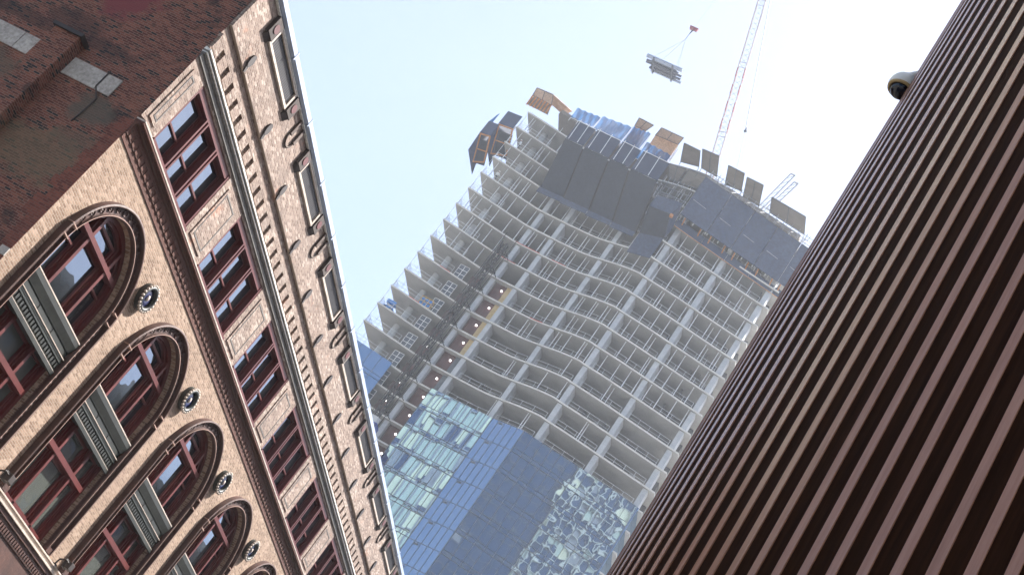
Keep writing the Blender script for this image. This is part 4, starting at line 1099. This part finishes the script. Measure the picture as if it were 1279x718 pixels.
# ---- tower crane
ct = thing('tower_crane', 'white and red lattice crane boom rising behind the top of the tower', 'crane', (-50, 185, 126.2))
A = Vector((-52.6, 185, 141.5)); Bm = Vector((-65.2, 185, 190.0)); foot = Vector((-50.2, 185, 132.0))
dirv = (Bm - A).normalized(); side = dirv.cross(Vector((0, 1, 0))).normalized(); dep = Vector((0, 1, 0)); wd = .62
base = Vector(ct.location)
brace = MB(); L = (Bm - foot).length
for sx, sy in ((-wd, -wd), (wd, -wd), (-wd, wd), (wd, wd)):
    at = lambda s: foot + dirv * s + side * sx + dep * sy - base
    MB().tube(at(0), at(L), .085, 6).build('chord', 'pink lattice', ct)
    for i in range(4): MB().tube(at(15.4 + i * 3.8), at(17.5 + i * 3.8), .115, 6).build('boom_sleeve', 'crane red', ct)
s = 0
while s < L - 1.3:
    c0 = [foot + dirv * s + side * a + dep * b_ - base for a, b_ in ((-wd, -wd), (wd, -wd), (wd, wd), (-wd, wd))]
    c1 = [foot + dirv * (s + 1.25) + side * a + dep * b_ - base for a, b_ in ((-wd, -wd), (wd, -wd), (wd, wd), (-wd, wd))]
    for i in range(4): brace.tube(c0[i], c1[(i + 1) % 4], .032, 4)
    s += 1.25
for s in (14.8, 30.2, 45): 
    c0 = [foot + dirv * s + side * a + dep * b_ - base for a, b_ in ((-wd, -wd), (wd, -wd), (wd, wd), (-wd, wd))]
    for i in range(4): brace.tube(c0[i], c0[(i + 1) % 4], .07, 4)
brace.build('lacing', 'boom white', ct)
mb = MB(); mb.box(-1.2, 1.2, -1.2, 1.2, 0, 5.2); mb.box(-1.8, 4.5, -1.4, 1.4, 5.2, 5.8); mb.build('mast', 'white paint', ct)
MB().tube(Vector((-60.6, 185, 177.2)) - base, Vector((-51.04, 185, 148.8)) - base, .085, 5).tube(Vector((-51.04, 185, 148.8)) - base, Vector((-48.6, 185, 141)) - base, .05, 5).tube(Vector((-60.6, 185, 177.2)) - base, Vector((-64.6, 185, 189)) - base, .035, 5).build('pendant_rope', 'load grey', ct)
mb = MB(); c = Vector((-51.04, 185, 148.8)) - base; mb.sphere(c, .28, 10, 7, (1, 1, .9)); mb.tube(c, c + Vector((-.1, 0, .8)), .12, 8, .05); mb.build('rope_socket', 'load grey', ct)
MB().tube(Vector((-68.7, 185, 164.6)) - base, Vector((-68.7, 185, 196)) - base, .022, 4).build('hoist_rope', 'scaffold steel', ct)
t = thing('hook_block', 'dark red hook block hanging above the bundle of steel', 'hook', (-68.72, 185, 164.3))
mb = MB(); mb.hexa([(-.55, -.25, -.35), (.75, -.25, -.35), (.75, .25, -.35), (-.55, .25, -.35), (-.75, -.25, .3), (.9, -.25, .3), (.9, .25, .3), (-.75, .25, .3)]); mb.build('block', 'crane red', t, bevel=.08)
MB().tube((.1, 0, -.3), (.02, 0, -1.6), .16, 8, .06).tube((.02, 0, -1.6), (.02, 0, -2.9), .05, 6).build('hook', 'dark steel', t)
t = thing('lifted_load', 'bundle of grey steel beams and planks hanging from the crane', 'load', (-68.7, 185, 153.8))
rng = random.Random(4)
mb = MB(); mp = MB()
for i in range(9):
    y = -1.7 + i * .42; a = -3.3 + rng.uniform(-.2, 1.1); b_ = 3.3 - rng.uniform(-.2, 1.2); z = rng.uniform(-.12, .12)
    (mb if 2 <= i <= 7 else mp).box(a, b_, y - .13, y + .13, z - .16, z + .16)
    if 2 <= i <= 7: mb.box(a + .3, b_ - .6, y + .12, y + .30, z - .02, z + .02)
mb.box(-2.0, -1.7, -1.9, 2.0, -.33, -.17); mb.box(1.5, 1.8, -1.9, 2.0, -.33, -.17)
pieces(mb, 'beam', 'load grey', t); pieces(mp, 'plank', 'load blue', t)
mb = MB(); [mb.tube((x, y, .1), (0, 0, 7.6), .028, 4) for x in (-2.2, 2.2) for y in (-1.5, 1.5)]; mb.tube((0, 0, 7.6), (0, 0, 7.7), .05, 5); mb.build('sling', 'scaffold steel', t)
# placing boom
t = thing('placing_boom', 'pale twin boom of a concrete placing machine sticking up over the grey forms', 'machine', (-41.8, 183, 126))
mb = MB(); p0, p1 = Vector((-.0, 0, 8.0)), Vector((1.6, 0, 17.2)); q0, q1 = Vector((1.3, 0, 9.2)), Vector((2.75, 0, 16.0))
for a, b_ in ((p0, p1), (q0, q1)):
    mb = MB()
    for s in (-.35, .35): mb.tube(a + Vector((s, 0, 0)), b_ + Vector((s, 0, 0)), .11, 5)
    n = 7
    for i in range(n): mb.tube(a.lerp(b_, i / n) + Vector((-.35, 0, 0)), a.lerp(b_, (i + 1) / n) + Vector((.35, 0, 0)), .05, 4)
    mb.tube(b_ + Vector((-.35, 0, 0)), b_ + Vector((.35, 0, 0)), .12, 5); mb.tube(a + Vector((-.35, 0, 0)), a + Vector((.35, 0, 0)), .12, 5)
    mb.build('boom', 'boom white', t)
MB().box(-.6, .6, -.6, .6, 0, 8.2).build('mast', 'white paint', t)

# ================================================================== BUILDINGS ACROSS THE WAY (seen mirrored in the tower's glass)
def tower_block(root, x0, x1, y0, y1, z1, fl, mod, mats, seed, frame, faces):
    """gridded block: body + a cladding mesh of panels"""
    rng = random.Random(seed); ox, oy, _ = root.location
    MB().box(x0 - ox, x1 - ox, y0 - oy, y1 - oy, 0, z1).build('body', 'dark tower glass', root)
    pan = [MB() for _ in mats]; fr = MB()
    for face in faces:
        if face == 'n': a0, a1, fx = x0, x1, lambda s, o: (s - ox, y1 + o - oy)
        else: a0, a1, fx = y0, y1, lambda s, o: (x1 + o - ox, s - oy)
        n = int((a1 - a0) / mod); m_ = (a1 - a0) / n
        for z in range(0, int(z1 / fl)):
            for i in range(n):
                r = rng.random(); acc = 0
                for j, (mn, pr) in enumerate(mats):
                    acc += pr
                    if r < acc:
                        s0, s1 = a0 + m_ * i + .12, a0 + m_ * (i + 1) - .12; za, zb = z * fl + rng.choice((.25, .25, 1.2)), z * fl + fl - .3
                        p = [fx(s0, .05), fx(s1, .05)]
                        pan[j].quad((*p[0], za), (*p[1], za), (*p[1], zb), (*p[0], zb)); break
            q = [fx(a0, .0), fx(a1, .0), fx(a1, frame), fx(a0, frame)]
            fr.hexa([(*v, z * fl - .18) for v in q] + [(*v, z * fl + .18) for v in q])
        for i in range(n + 1):
            s = a0 + m_ * i; q = [fx(s - .15, .0), fx(s + .15, .0), fx(s + .15, frame + .05), fx(s - .15, frame + .05)]
            fr.hexa([(*v, 0) for v in q] + [(*v, z1) for v in q])
    return pan, fr
gb = thing('office_tower', 'pale cream and mint office tower mirrored in the left part of the tower glass', 'building', (-97, 60, 0))
pan, fr = tower_block(gb, -122, -74, 40, 70, 140, 5.2, 2.0, [('cream panel', .42), ('mint panel', .38), ('grey panel', .12)], 2, .25, 'ne')
for p, mn in zip(pan, ('cream panel', 'mint panel', 'grey panel')): p.build('cladding', mn, gb, recalc=False)
fr.build('floor_bands', 'grey panel', gb)
db = thing('glass_tower', 'dark blue glass tower with ivory frames mirrored in the right part of the tower glass', 'building', (0, -60, 0))
pan, fr = tower_block(db, 4, 46, -75, -48, 236, 3.6, 2.8, [('mint panel', .09), ('cream panel', .04), ('grey panel', .12)], 6, .45, 'n')
MB().box(-30, 3.99, -15, 11.6, 0, 236).build('plain_wing', 'dark tower glass', db)
mb = MB()
for z in range(0, 236, 4): mb.box(-30, 3.98, 11.61, 11.72, z, z + .35)
for i in range(13): mb.box(-29.9 + i * 2.7, -29.78 + i * 2.7, 11.62, 11.8, 0, 236)
mb.build('wing_mullions', 'mullion grey', db)
mb = MB()
for i in range(26):
    rr = random.Random(i); zz = rr.randrange(0, 58) * 4 + .6; xx = -29.6 + rr.randrange(0, 12) * 2.7; mb.box(xx, xx + 2.3, 11.6, 11.66, zz, zz + 2.6)
mb.build('blinds', 'grey panel', db)
for p, mn in zip(pan, ('mint panel', 'cream panel', 'grey panel')): p.build('cladding', mn, db, recalc=False)
fr.build('frames', 'ivory frame', db)

rowb = thing('sky_block_building', 'plain dark brick block, unseen, added behind the slatted building to cut sky light', 'building', (19, 80, 0))  # out of view; added to hold sky light off the brick street front
MB().box(-10.5, 12, -52, 60, 0, 21.5).build('wall', 'dark brick row', rowb)
mb = MB()
for i in range(26):
    for z in (5, 9, 13, 17): mb.box(-10.55, -10.45, -50 + i * 4.2, -48.2 + i * 4.2, z, z + 2.2)
mb.build('windows', 'window glass', rowb, recalc=False)
mb = MB(); mb.box(-10.8, 12.3, -52.3, 60.3, 21.501, 22.1); mb.build('cornice', 'cornice stone', rowb)
# ================================================================== AIR
HAZE = .0004
if HAZE:
    mb = MB(); mb.box(-330, 260, -140, 330, -2.2, 245); o = mb.build('haze', 'asphalt'); tag(o, None, None, kind='stuff')
    mat = bpy.data.materials.new('haze air'); mat.use_nodes = True; nt = mat.node_tree; nt.nodes.remove(nt.nodes['Principled BSDF'])
    v = nt.nodes.new('ShaderNodeVolumePrincipled'); v.inputs['Color'].default_value = (.86, .92, 1, 1); v.inputs['Density'].default_value = HAZE; v.inputs['Anisotropy'].default_value = .2
    nt.links.new(v.outputs[0], nt.nodes['Material Output'].inputs['Volume'])
    o.data.materials.clear(); o.data.materials.append(mat)
scene.cycles.max_bounces = 8; scene.cycles.diffuse_bounces = 4; scene.cycles.glossy_bounces = 4; scene.cycles.transparent_max_bounces = 12; scene.cycles.volume_bounces = 0
scene.cycles.use_denoising = True
